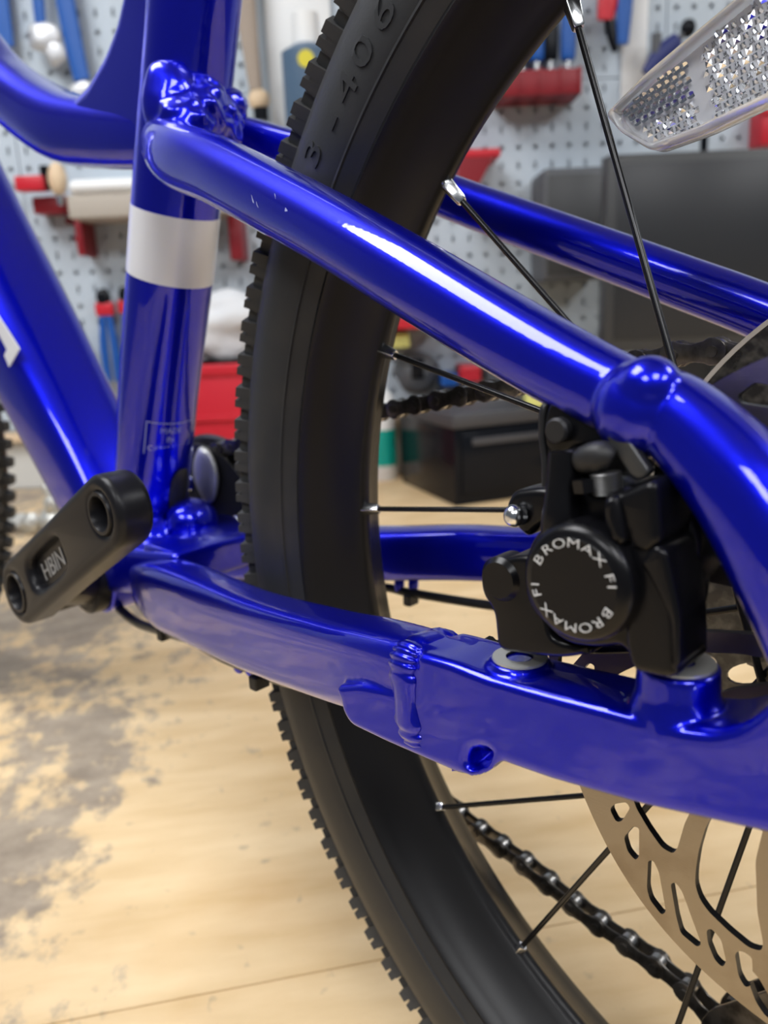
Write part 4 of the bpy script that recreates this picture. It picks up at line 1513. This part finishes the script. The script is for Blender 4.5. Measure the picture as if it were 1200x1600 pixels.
# ---- front wheel (its trailing edge shows at the frame's left) ---------
fw = empty('front_wheel', (-0.93, 0, 0.0), 0.13, bike)
lathe('tyre', [(0.2100, -0.0262), (0.2210, -0.0300), (0.2360, -0.0285), (0.2460, -0.0205), (0.2488, 0.0), (0.2460, 0.0205), (0.2360, 0.0285), (0.2210, 0.0300), (0.2100, 0.0262), (0.2120, 0.0)],
      (0, 0, 0), (0, 1, 0), 'rubber', fw, 120, 60, closed_profile=True)
lathe('rim', [(0.2100, -0.0262), (0.2050, -0.0262), (0.1905, -0.0170), (0.1868, 0.0), (0.1905, 0.0170), (0.2050, 0.0262), (0.2100, 0.0262), (0.205, 0)], (0, 0, 0), (0, 1, 0), 'rim', fw, 120, 60, closed_profile=True)
lathe('hub', [(0, -0.05), (0.008, -0.05), (0.008, -0.035), (0.02, -0.03), (0.012, -0.02), (0.012, 0.02), (0.02, 0.03), (0.008, 0.035), (0.008, 0.05), (0, 0.05)], (0, 0, 0), (0, 1, 0), 'crank', fw, 32)
bm = bmesh.new()
for k in range(100):
    th = 2 * pi * k / 100
    for (y, dt, tl) in ((-0.0205, 0, 0.6), (-0.0085, 0.5, 0), (0.0085, 0.5, 0), (0.0, 0.0, 0), (0.0205, 0, -0.6)):
        knob_bm(0.2466 if tl else 0.248, y, th + 2 * pi / 100 * dt, 0.0040, 0.0042, 0.0062, tl, 0.004, bm)
tag(link('tread_blocks', mesh_from(bm, 'tb'), 'knob', fw), kind='stuff')
bm = bmesh.new()
for k in range(20):
    a = 2 * pi * k / 20
    sd = 0.028 if k % 2 else -0.028
    cyl_bm((cos(a) * 0.187, 0, sin(a) * 0.187), (cos(a + 1.3) * 0.018, sd, sin(a + 1.3) * 0.018), 0.001, 0.001, 8, bm)
link('spokes', mesh_from(bm, 'sp'), 'spoke', fw)
fork = tube('fork', [(-0.93, -0.055, 0.0, 0.012, 0.012), (-0.90, -0.055, 0.12, 0.014, 0.014), (-0.83, -0.04, 0.33, 0.016, 0.016), (-0.80, 0.0, 0.40, 0.02, 0.02)], 'blue', bike)
fork2 = tube('fork', [(-0.93, 0.055, 0.0, 0.012, 0.012), (-0.90, 0.055, 0.12, 0.014, 0.014), (-0.83, 0.04, 0.33, 0.016, 0.016), (-0.80, 0.0, 0.40, 0.02, 0.02)], 'blue', bike)

for o in list(bpy.data.objects):
    if o.parent is bike:
        o.location = o.location - BO


# ================================================================= things on the wall and the bench
def at_wall(name, u, d, z, label, cat, group=None):
    return tag(empty(name, wall_pt(u, d, z), WANG), label, cat, group)


def B_(name, lo, hi, m, parent, bev=0.003, seg=2):
    return link(name, mesh_from(box_bm(lo, hi, bev, None, seg), name), m, parent, 40)


def C_(name, p0, p1, r0, m, parent, r1=None, seg=24):
    return link(name, mesh_from(cyl_bm(p0, p1, r0, r1, seg), name), m, parent, 50)


def hook(parent, x, z, d):
    """a short steel hook that carries a tool on the pegboard, from the wall plane to the tool."""
    C_('hook', (x, d, z), (x, -0.004, z), 0.0025, 'silver', parent, seg=10)


# G(x, y, d): where something d metres out from the back wall stands in the scene, as (u along the wall, z)
def wrench(u, z0, z1, label, lean=0.0, mcol='tool_blue', head='silver', w=0.016, d=0.04, headz=None, top=None):
    t = at_wall('wrench', u, d, z0, label, 'wrench')
    H = z1 - z0
    tube('handle', [(0, 0, 0.015, 0.005, w * 0.9), (lean * 0.5, 0, H * 0.5, 0.006, w), (lean, 0, H, 0.005, w * 1.1)], mcol, t, 20, 3, 4)
    return t, H


# far left blue tool
gu, gz0 = (-0.6542, 0.5526)
t, H = wrench(gu, gz0, gz0 + 0.25, 'blue-handled tool at the far left edge of the pegboard', 0.0, w=0.022)
link('jaw', mesh_from(blob_bm((0, 0, H + 0.02), (0.028, 0.008, 0.03), None, 1, 0.1, 1), 'j'), 'dull_nickel', t, 180)
hook(t, 0, H * 0.9, 0.05)
# adjustable wrench with silver head downwards
gu, gz0 = (-0.5745, 0.5735)
t = at_wall('adjustable_wrench', gu, 0.05, gz0, 'adjustable wrench with thin blue handle, silver head hanging down', 'wrench')
link('head', mesh_from(add_mesh(blob_bm((0, 0, 0.002), (0.030, 0.010, 0.026), None, 2, 0.25, 1.6), blob_bm((0.016, 0, -0.022), (0.020, 0.009, 0.024), None, 5, 0.2, 1.6)), 'h'), 'dull_nickel', t, 180)
tube('handle', [(-0.004, 0, 0.025, 0.004, 0.010), (-0.002, 0, 0.08, 0.005, 0.011), (0, 0, 0.2, 0.005, 0.012)], 'tool_blue', t, 16, 3, 4)
hook(t, 0, 0.15, 0.05)
# long blue bar with silver tip
gu, gz0 = (-0.5143, 0.4781)
t = at_wall('cable_cutter', gu, 0.05, gz0, 'long blue-handled tool with silver tip, right of the adjustable wrench', 'tool')
tube('handle', [(-0.002, 0, 0.026, 0.006, 0.015), (-0.012, 0, 0.12, 0.006, 0.017), (-0.024, 0, 0.3, 0.007, 0.018)], 'tool_blue', t, 16, 3, 4)
link('tip', mesh_from(blob_bm((0.0, 0, 0.006), (0.030, 0.008, 0.020), None, 4, 0.25, 1.6), 'tip'), 'dull_nickel', t, 180)
hook(t, -0.02, 0.2, 0.05)
# black tool behind the seat tube gusset
gu, gz0 = (-0.3901, 0.5712)
t = at_wall('black_clamp', gu, 0.04, gz0, 'black tool hanging behind the curved gusset of the frame', 'tool')
tube('body', [(0, 0, 0, 0.006, 0.012), (0.004, 0, 0.08, 0.007, 0.02), (0, 0, 0.2, 0.006, 0.016)], 'bg_black', t, 16, 3, 4)
hook(t, 0, 0.15, 0.04)

# red holder rail with a cream-tipped tool, left under the top tube
gu, gz = (-0.6205, 0.3264)
t = at_wall('tool_holder', gu, 0.09, gz, 'small red tool holder under the curved top tube, far left', 'holder')
B_('front', (-0.026, -0.01, -0.013), (0.026, 0.02, 0.013), 'red', t)
B_('shelf', (-0.01, 0.02, -0.05), (0.062, 0.074, -0.02), 'dark_red', t)
gu, gz = (-0.5958, 0.329)
t = at_wall('marker', gu, 0.08, gz - 0.014, 'black marker standing beside the red tool holder', 'pen')
C_('barrel', (0, 0, 0), (0, 0, 0.042), 0.009, 'bg_black', t)
gu, gz = (-0.5739, 0.3336)
t = at_wall('wooden_file', gu, 0.08, gz - 0.026, 'file with cream wooden grip beside the black marker', 'file')
link('grip', mesh_from(blob_bm((0, 0, 0.026), (0.017, 0.015, 0.030), None, 1, 0.05, 1), 'g'), 'cream', t, 180)
C_('stem', (0, 0, -0.02), (0, 0, 0.005), 0.006, 'silver', t)

# paper roll box behind seat tube: white top and beige front
gu0, gz0 = (-0.5414, 0.2574)
gu1, gz1 = (-0.263, 0.3233)
t = at_wall('shelf_box', (gu0 + gu1) / 2, 0.14, gz0, 'white-topped beige shelf box behind the seat tube, below the top tube', 'box')
W_ = (gu1 - gu0) / 2
B_('card_front', (-W_, 0, 0), (W_, 0.12, 0.040), 'card', t)
B_('white_bundle', (-W_ + 0.004, -0.004, 0.040), (W_, 0.12, gz1 - gz0), 'bottle_white', t, 0.012, 3)
B_('bracket', (-W_ - 0.010, 0.05, -0.06), (-W_ + 0.004, 0.135, 0.02), 'dark_red', t)
B_('bracket', (W_ - 0.004, 0.05, -0.08), (W_ + 0.020, 0.135, 0.0), 'dark_red', t)
for (x, y) in ((107, 345), (121, 373)):
    gu, gz = G(x, y, 0.03)
    t = at_wall('peg', gu, 0.03, gz, 'small red peg in the pegboard, %s of the two left of the seat tube' % ('upper' if y < 360 else 'lower'), 'peg', 'red pegs left of the seat tube')
    C_('pin', (0, 0, 0), (0, 0.012, 0), 0.0065, 'dark_red', t)
    C_('shank', (0, 0.012, 0), (0, 0.026, 0), 0.003, 'dark_red', t)

# brown wooden tool and blue can between seat tube and tyre
gu, gz = (-0.1954, 0.4525)
t = at_wall('wooden_mallet', gu, 0.06, gz, 'long brown wooden tool with cream end, right of the seat tube', 'tool')
tube('shaft', [(-0.004, 0, 0.02, 0.008, 0.012), (-0.010, 0, 0.12, 0.010, 0.017), (-0.018, 0, 0.34, 0.012, 0.028)], 'brown', t, 20, 3, 4)
link('end_cap', mesh_from(blob_bm((0, 0, 0.004), (0.020, 0.014, 0.020), None, 1, 0.05, 1), 'e'), 'cream', t, 180)
link('ferrule', mesh_from(cyl_bm((0.002, 0, -0.032), (0.002, 0, -0.010), 0.014), 'f'), 'bg_black', t, 50)
hook(t, -0.01, 0.2, 0.06)
gu0, gz0 = (-0.1457, 0.3836)
gu1, gz1 = (-0.054, 0.5309)
t = at_wall('lubricant_bottle', (gu0 + gu1) / 2, 0.10, gz0, 'slate blue bottle with yellow sticker on a wall shelf beside the tyre', 'bottle')
W_ = (gu1 - gu0) / 2
lathe('body', [(0, 0), (W_ * 0.95, 0), (W_, 0.005), (W_, gz1 - gz0 - 0.012), (W_ * 0.55, gz1 - gz0), (0, gz1 - gz0)], (0, 0, 0), (0, 0, 1), 'bottle_blue', t, 32)
lathe('cap', [(0, 0.05), (W_ * 0.5, 0.05), (W_ * 0.55, 0), (W_ * 0.55, -0.002)], (0, 0, gz1 - gz0), (0, 0, 1), 'bottle_white', t, 24)
stk = link('sticker', mesh_from(cyl_bm((0, -W_ - 0.001, gz1 - gz0 - 0.032), (0, -W_ + 0.004, gz1 - gz0 - 0.032), 0.014), 's'), 'yellow', t)
B_('shelf', (-W_ - 0.02, -0.05, -0.008), (W_ + 0.02, 0.076, -0.0005), 'panel_white', t)
gu0, gz0 = (-0.1767, 0.3583)
gu1, gz1 = (-0.0504, 0.6543)
t = at_wall('white_sheet', (gu0 + gu1) / 2 - 0.02, 0.022, gz0, 'bright white sheet pinned to the pegboard behind the slate blue bottle', 'sheet')
B_('paper', (-0.045, 0, 0), (0.075, 0.003, gz1 - gz0), 'bottle_white', t, 0.0005)

# pliers low on the wall
def pliers(x, y, label, hcol, tipcol, spread=0.010, length=0.13):
    gu, gz = G(x, y, 0.04)
    t = at_wall('pliers', gu, 0.04, gz - length, label, 'pliers', 'pliers on the lower pegboard')
    for s in (-1, 1):
        tube('handle', [(s * spread, 0, 0, 0.006, 0.007), (s * spread * 1.1, 0, length * 0.5, 0.006, 0.008), (s * 0.006, 0, length, 0.005, 0.006)], hcol, t, 14, 2.5, 4)
    link('collar', mesh_from(box_bm((-0.018, -0.007, length - 0.002), (0.018, 0.007, length + 0.024), 0.004), 'c'), 'red', t, 40)
    link('jaws', mesh_from(blob_bm((0, 0, length + 0.032), (0.014, 0.008, 0.018), None, 3, 0.2, 2), 'j'), tipcol, t, 180)
    hook(t, 0, length - 0.01, 0.04)
    return t


pliers(165, 492, 'blue-handled pliers with red collar, left of the pair beside the seat tube', 'tool_blue', 'bg_black')
pliers(200, 488, 'blue-handled pliers with red collar, right of the pair, half behind the seat tube', 'tool_blue', 'bg_black')
gu, gz = (-0.5796, 0.0209)
t = at_wall('blue_hook', gu, 0.04, gz, 'small blue tool low on the pegboard left of the pliers', 'tool')
link('body', mesh_from(blob_bm((0, 0, 0.0), (0.014, 0.012, 0.024), None, 2, 0.15, 1.4), 'b'), 'tool_blue', t, 180)
tube('stem', [(0.008, 0, -0.01, 0.005, 0.006), (0.025, 0, -0.05, 0.005, 0.007), (0.035, 0, -0.08, 0.004, 0.005)], 'bg_black', t, 12, 2, 4)
hook(t, 0, 0, 0.04)

# grey white cloth and red box right of the seat tube
gu0, gz0 = (-0.3425, -0.1401)
gu1, gz1 = (-0.1987, -0.0003)
t = at_wall('red_crate', (gu0 + gu1) / 2, 0.30, BENCH_Z, 'red plastic box on the bench between seat tube and rear tyre', 'box')
W_ = (gu1 - gu0) / 2 + 0.02
B_('body', (-W_, 0, 0), (W_, 0.16, gz1 - BENCH_Z), 'red', t, 0.006)
B_('rim_band', (-W_ - 0.004, -0.004, gz1 - BENCH_Z - 0.02), (W_ + 0.004, 0.164, gz1 - BENCH_Z), 'red', t, 0.003)
B_('ridge', (-W_ + 0.01, -0.004, (gz1 - BENCH_Z) * 0.62), (W_ - 0.01, 0.002, (gz1 - BENCH_Z) * 0.66), 'red', t, 0.001)
t2 = at_wall('cloth_bundle', (gu0 + gu1) / 2, 0.22, gz1 + 0.0005, 'crumpled grey-white cloth piled on the red box', 'cloth')
H = (-0.2467, 0.1244)[1] - gz1
bmb = blob_bm((0, 0, H * 0.49), (W_ * 0.95, 0.06, H * 0.49), None, 3, 0.35, 1.6, 4)
for v in bmb.verts:
    v.co.z = max(v.co.z, 0.0)
link('folds', mesh_from(bmb, 'cl'), 'cloth', t2, 180)

# top right: red rack with tools
gu0, gz0 = (0.236, 0.4349)
gu1, gz1 = (0.3853, 0.4768)
rack = at_wall('tool_rack', (gu0 + gu1) / 2, 0.10, gz0, 'dark red slotted tool rack on the pegboard, upper right', 'rack')
W_ = (gu1 - gu0) / 2
HR = gz1 - gz0
B_('front_board', (-W_, -0.004, 0), (W_, 0.004, HR), 'dark_red', rack, 0.002)
B_('back_board', (-W_, 0.078, 0), (W_, 0.084, HR), 'dark_red', rack, 0.002)
B_('bottom_board', (-W_, 0.004, 0), (W_, 0.078, 0.006), 'dark_red', rack, 0.001)
for k in range(5):
    x = -W_ + 2 * W_ * k / 4
    x = min(max(x, -W_ + 0.004), W_ - 0.004)
    B_('divider', (x - 0.003, -0.007, 0.0), (x + 0.003, 0.078, HR + 0.002), 'dark_red', rack, 0.001)
tl = [(800, 'green', 0.05, 'green-handled screwdriver, leftmost in the red rack'), (822, 'tool_blue', 0.085, 'wide blue tool standing second from left in the red rack'),
      (846, 'tool_blue', 0.10, 'blue tool standing in the middle of the red rack'), (868, 'bg_black', 0.095, 'black-handled tool, second from right in the red rack'),
      (896, 'tool_blue', 0.11, 'slim blue tool, rightmost in the red rack')]
for x, mm, hh, lb in tl:
    gu, gz = G(x, 106, 0.10)
    t = tag(empty('screwdriver', wall_pt(gu, 0.055, gz0 + 0.0065), WANG), lb, 'screwdriver', 'tools in the red rack')
    C_('shaft', (0, 0, 0), (0, 0, HR + 0.022), 0.006, 'silver', t, seg=14)
    tube('grip', [(0, 0, HR + 0.018, 0.008, 0.009), (0, 0, HR + 0.03, 0.011, 0.014), (0, 0, HR + 0.02 + hh, 0.010, 0.013)], mm, t, 16, 2.5, 4)
gu, gz = (0.4583, 0.5351)
t = at_wall('multi_tool', gu, 0.05, gz, 'red, blue and black tool hanging at the top, right of the nearest spoke', 'tool')
tube('blue_grip', [(0.012, 0, -0.01, 0.007, 0.011), (0.014, 0, 0.04, 0.008, 0.014), (0.018, 0, 0.11, 0.008, 0.015)], 'tool_blue', t, 14, 2.5, 4)
tube('red_grip', [(-0.020, 0, 0.03, 0.007, 0.014), (-0.016, 0, 0.06, 0.008, 0.018), (-0.006, 0, 0.11, 0.008, 0.018)], 'red', t, 14, 2.5, 4)
tube('black_tip', [(0.0, 0, -0.022, 0.005, 0.006), (-0.006, 0, 0.0, 0.006, 0.009), (-0.012, 0, 0.03, 0.006, 0.010)], 'bg_black', t, 14, 2.5, 4)
hook(t, 0.014, 0.06, 0.05)
gu, gz = (0.5474, 0.4921)
t = at_wall('clamp_tool', gu, 0.06, gz, 'dark blue clamp with black top knob, above the reflector', 'clamp')
tube('arm', [(-0.035, 0, -0.02, 0.008, 0.010), (-0.010, 0, 0.010, 0.010, 0.016), (0.020, 0, 0.034, 0.010, 0.013)], 'dark_blue', t, 16, 2.5, 4)
link('knob', mesh_from(blob_bm((0.038, 0, 0.052), (0.014, 0.012, 0.016), None, 2, 0.1, 1), 'k'), 'bg_black', t, 180)
link('post', mesh_from(cyl_bm((-0.018, 0, 0.0), (-0.018, 0, 0.045), 0.009), 'p'), 'grey_dark', t, 50)
C_('stem', (0.02, 0, 0.03), (0.04, 0, 0.056), 0.006, 'grey_dark', t, seg=12)
hook(t, 0.0, 0.015, 0.06)
gu, gz = (0.4632, 0.4763)
t = at_wall('white_bag', gu + 0.05, 0.022, gz - 0.05, 'pale translucent packet on the pegboard above the reflector', 'packet')
B_('sleeve', (-0.035, 0, 0), (0.012, 0.004, 0.20), 'bottle_white', t, 0.001)
# small red bracket shelf left of the stays
gu, gz = (0.2024, 0.334)
t = at_wall('bracket_shelf', gu, 0.12, gz, 'bright red bracket shelf right of the rear rim', 'bracket')
bm = bmesh.new()
box_bm((-0.040, 0.0, 0.0), (0.035, 0.10, 0.014), 0.002, bm)
link('top_plate', mesh_from(bm, 'tp'), 'red', t, 40)
plate('web', [(-0.042, 0.0), (0.022, 0.0), (-0.006, -0.05), (-0.042, -0.07)], 0.0, 0.10, 'dark_red', t, 0.001, rad=0.003)
# red post at the far right
gu, gz = (0.7402, 0.3408)
t = at_wall('red_holder', gu + 0.006, 0.06, gz, 'red upright holder at the right edge, above the black monitor', 'holder')
B_('body', (-0.020, -0.01, 0), (0.03, 0.044, 0.065), 'red', t)
B_('lip', (-0.022, -0.014, 0.05), (0.032, -0.008, 0.066), 'red', t, 0.002)

# monitor and a second smaller one on the bench
gu0, gz0 = (0.3669, 0.0758)
gu1, gz1 = (0.8101, 0.2933)
mon = at_wall('monitor', (gu0 + gu1) / 2, 0.35, BENCH_Z, 'large black computer monitor standing on the bench at the right', 'monitor')
W_ = (gu1 - gu0) / 2
zt, zb = gz1 - BENCH_Z, gz1 - BENCH_Z - 0.30
B_('case', (-W_, 0.0, zb), (W_, 0.035, zt), 'bezel', mon, 0.004)
B_('screen', (-W_ + 0.016, -0.0015, zb + 0.02), (W_ - 0.016, 0.003, zt - 0.014), 'screen', mon, 0.0008)
B_('neck', (-0.03, 0.035, 0.012), (0.03, 0.06, zb + 0.12), 'bezel', mon, 0.004)
B_('foot', (-0.12, -0.04, 0), (0.12, 0.14, 0.012), 'bezel', mon, 0.004)
gu, gz = (0.6251, 0.3414)
t = at_wall('camera_stand', gu, 0.06, BENCH_Z, 'thin black stand rising behind the large black monitor', 'stand')
C_('pole', (0, 0, 0.01), (0, 0, gz - BENCH_Z + 0.05), 0.007, 'bg_black', t)
C_('base', (0, 0, 0), (0, 0, 0.01), 0.03, 'bg_black', t)
gu0, gz0 = (0.31, 0.1131)
gu1, gz1 = (0.4343, 0.3076)
t = at_wall('speaker', (gu0 + gu1) / 2, 0.14, gz0, 'dark grey speaker mounted on the pegboard left of the large monitor', 'speaker')
W_ = (gu1 - gu0) / 2
B_('cabinet', (-W_, 0, 0.0), (W_, 0.122, gz1 - gz0), 'grey_dark', t, 0.008, 3)
B_('grille', (-W_ + 0.008, -0.002, 0.01), (W_ - 0.008, 0.002, gz1 - gz0 - 0.012), 'bezel', t, 0.001)

# black drawer box on the bench, under the stays
gu0, gz0 = (0.117, -0.2733)
bxc = (0.1226, 0.3453)
bxb = (0.0272, 0.0997)
u0, d0 = bxc
BANG = atan2(bxb[1] - d0, bxb[0] - u0)       # direction of the left side, seen from above
SIDE = hypot(bxb[0] - u0, bxb[1] - d0)
t = tag(empty('drawer_box', wall_pt(u0, d0, BENCH_Z), WANG + math.atan((u0 - bxb[0]) / (d0 - bxb[1]))), 'glossy black box with a recessed drawer pull on the bench behind the caliper', 'box')
uR, zR = G(900, 640, d0)
HB = zR - BENCH_Z - 0.004
WB = uR - u0 + 0.05
DP = 0.235
WB = 0.20
B_('case', (0, 0, 0), (WB, DP, HB), 'bg_black', t, 0.003)
B_('lid', (-0.004, -0.004, HB - 0.02), (WB + 0.004, DP + 0.004, HB + 0.004), 'box_grey', t, 0.003)
B_('drawer_front', (0.012, -0.006, 0.02), (WB - 0.012, 0.002, HB - 0.03), 'bg_black', t, 0.002)
B_('drawer_pull', (0.030, -0.010, HB - 0.050), (WB - 0.02, -0.004, HB - 0.038), 'box_grey', t, 0.001)
# teal and white bottle left of it
ub, db = (0.0043, 0.0887)
hz = G(601, 598, db)[1] - BENCH_Z
t = tag(empty('spray_bottle', wall_pt(ub, db, BENCH_Z), WANG), 'white bottle with teal label band beside the glossy black box', 'bottle')
rb = 0.026
lathe('body', [(0, 0), (rb - 0.002, 0), (rb, 0.003), (rb, hz * 0.80), (rb * 0.85, hz * 0.88), (rb * 0.45, hz * 0.94), (rb * 0.45, hz), (0, hz)], (0, 0, 0), (0, 0, 1), 'bottle_white', t, 32)
lathe('label_band', [(rb + 0.0005, hz * 0.16), (rb + 0.0005, hz * 0.53)], (0, 0, 0), (0, 0, 1), 'teal', t, 32)
lathe('nozzle', [(rb * 0.5, hz), (rb * 0.5, hz + 0.02), (rb * 0.35, hz + 0.035), (0, hz + 0.035)], (0, 0, 0), (0, 0, 1), 'bottle_white', t, 24)
# clutter behind the stays
gu, gz = (0.0772, -0.0578)
t = at_wall('saddle_bag', gu, 0.06, gz, 'dark rounded bag hanging on the lower pegboard right of the rear rim', 'bag')
link('shell', mesh_from(blob_bm((0, 0, 0.01), (0.045, 0.034, 0.042), None, 3, 0.15, 1.4, 4), 'b'), 'grey_dark', t, 180)
B_('strap', (-0.012, -0.035, 0.0), (0.012, -0.028, 0.04), 'bg_black', t, 0.001)
for (x0, x1, y0, y1, dpt, mm, nm, lb, cat) in (
        (598, 640, 545, 520, 0.12, 'paper_yellow', 'paper_pad', 'pale yellow pad on the wall shelf right of the rear rim', 'pad'),
        (600, 700, 516, 492, 0.15, 'red', 'red_tray', 'bright red shallow tray below the near seat stay', 'tray'),
        (822, 876, 645, 618, 0.30, 'paper_yellow', 'yellow_packet', 'pale yellow packet standing on the glossy black box', 'packet'),
        (720, 752, 598, 572, 0.12, 'red', 'red_tin', 'small red tin among the clutter above the chain', 'tin'),
        (690, 716, 604, 585, 0.12, 'tool_blue', 'blue_case', 'small blue case among the clutter above the chain', 'case'),
        (735, 800, 622, 602, 0.16, 'bottle_white', 'white_case', 'whitish flat case lying on the glossy black box', 'case'),
        (762, 845, 596, 545, 0.12, 'grey_dark', 'dark_case', 'dark grey case under the near seat stay', 'case')):
    a0, z0 = G(x0, y0, dpt)
    a1, z1 = G(x1, y1, dpt)
    on_box = nm in ('yellow_packet', 'white_case')
    if on_box:
        z1 += BENCH_Z + HB + 0.0045 - z0
        z0 = BENCH_Z + HB + 0.0045
    t = tag(empty(nm, wall_pt((a0 + a1) / 2, dpt, z0), WANG), lb, cat)
    w = (a1 - a0) / 2
    B_('body', (-w, 0, 0), (w, 0.03 if on_box else dpt - 0.0162, z1 - z0), mm, t, 0.003)
    B_('edge_strip', (-w + 0.003, -0.0015, (z1 - z0) * 0.7), (w - 0.003, 0.002, (z1 - z0) * 0.85), mm, t, 0.0005)
# black box and cups behind the far stay, above the cassette
a0, z0 = (0.5347, -0.0169)
a1, z1 = (0.662, 0.0355)
t = tag(empty('black_pouch', wall_pt((a0 + a1) / 2, 0.16, BENCH_Z), WANG), 'black pouch on a dark grey stack behind the chain at right', 'pouch')
link('crown', mesh_from(blob_bm((0, 0, z1 - BENCH_Z - 0.03), ((a1 - a0) / 2, 0.05, 0.04), None, 3, 0.1, 1), 'c'), 'bg_black', t, 180)
B_('stack', (-0.09, -0.03, 0), (0.13, 0.03, z0 - BENCH_Z), 'grey_dark', t)

# left: front bench clutter
uu, dd = (-0.5564, 0.3893)
t = tag(empty('hub_part', wall_pt(uu, dd, BENCH_Z), WANG), 'silver metal bike parts lying on the bench left of the crank', 'part')
for i, (x, y, z, r) in enumerate(((0.01, 0, 0.018, 0.020), (0.022, 0.0, 0.045, 0.022), (0.012, 0.01, 0.072, 0.015), (-0.022, -0.01, 0.014, 0.017), (-0.045, 0.01, 0.012, 0.015), (0.04, 0.02, 0.020, 0.020), (-0.065, 0, 0.011, 0.014))):
    bmb = lathe_bm([(0, -r * 0.8), (r * 0.7, -r * 0.8), (r, -r * 0.4), (r * 0.75, 0), (r, r * 0.4), (r * 0.6, r * 0.8), (0, r * 0.8)], (x, y, max(z, r)), (rnd.uniform(-1, 1), rnd.uniform(-0.5, 0.5), rnd.uniform(-0.3, 1)), 16)
    link('cone_nut', mesh_from(bmb, 'n'), 'raw_alloy', t, 40)
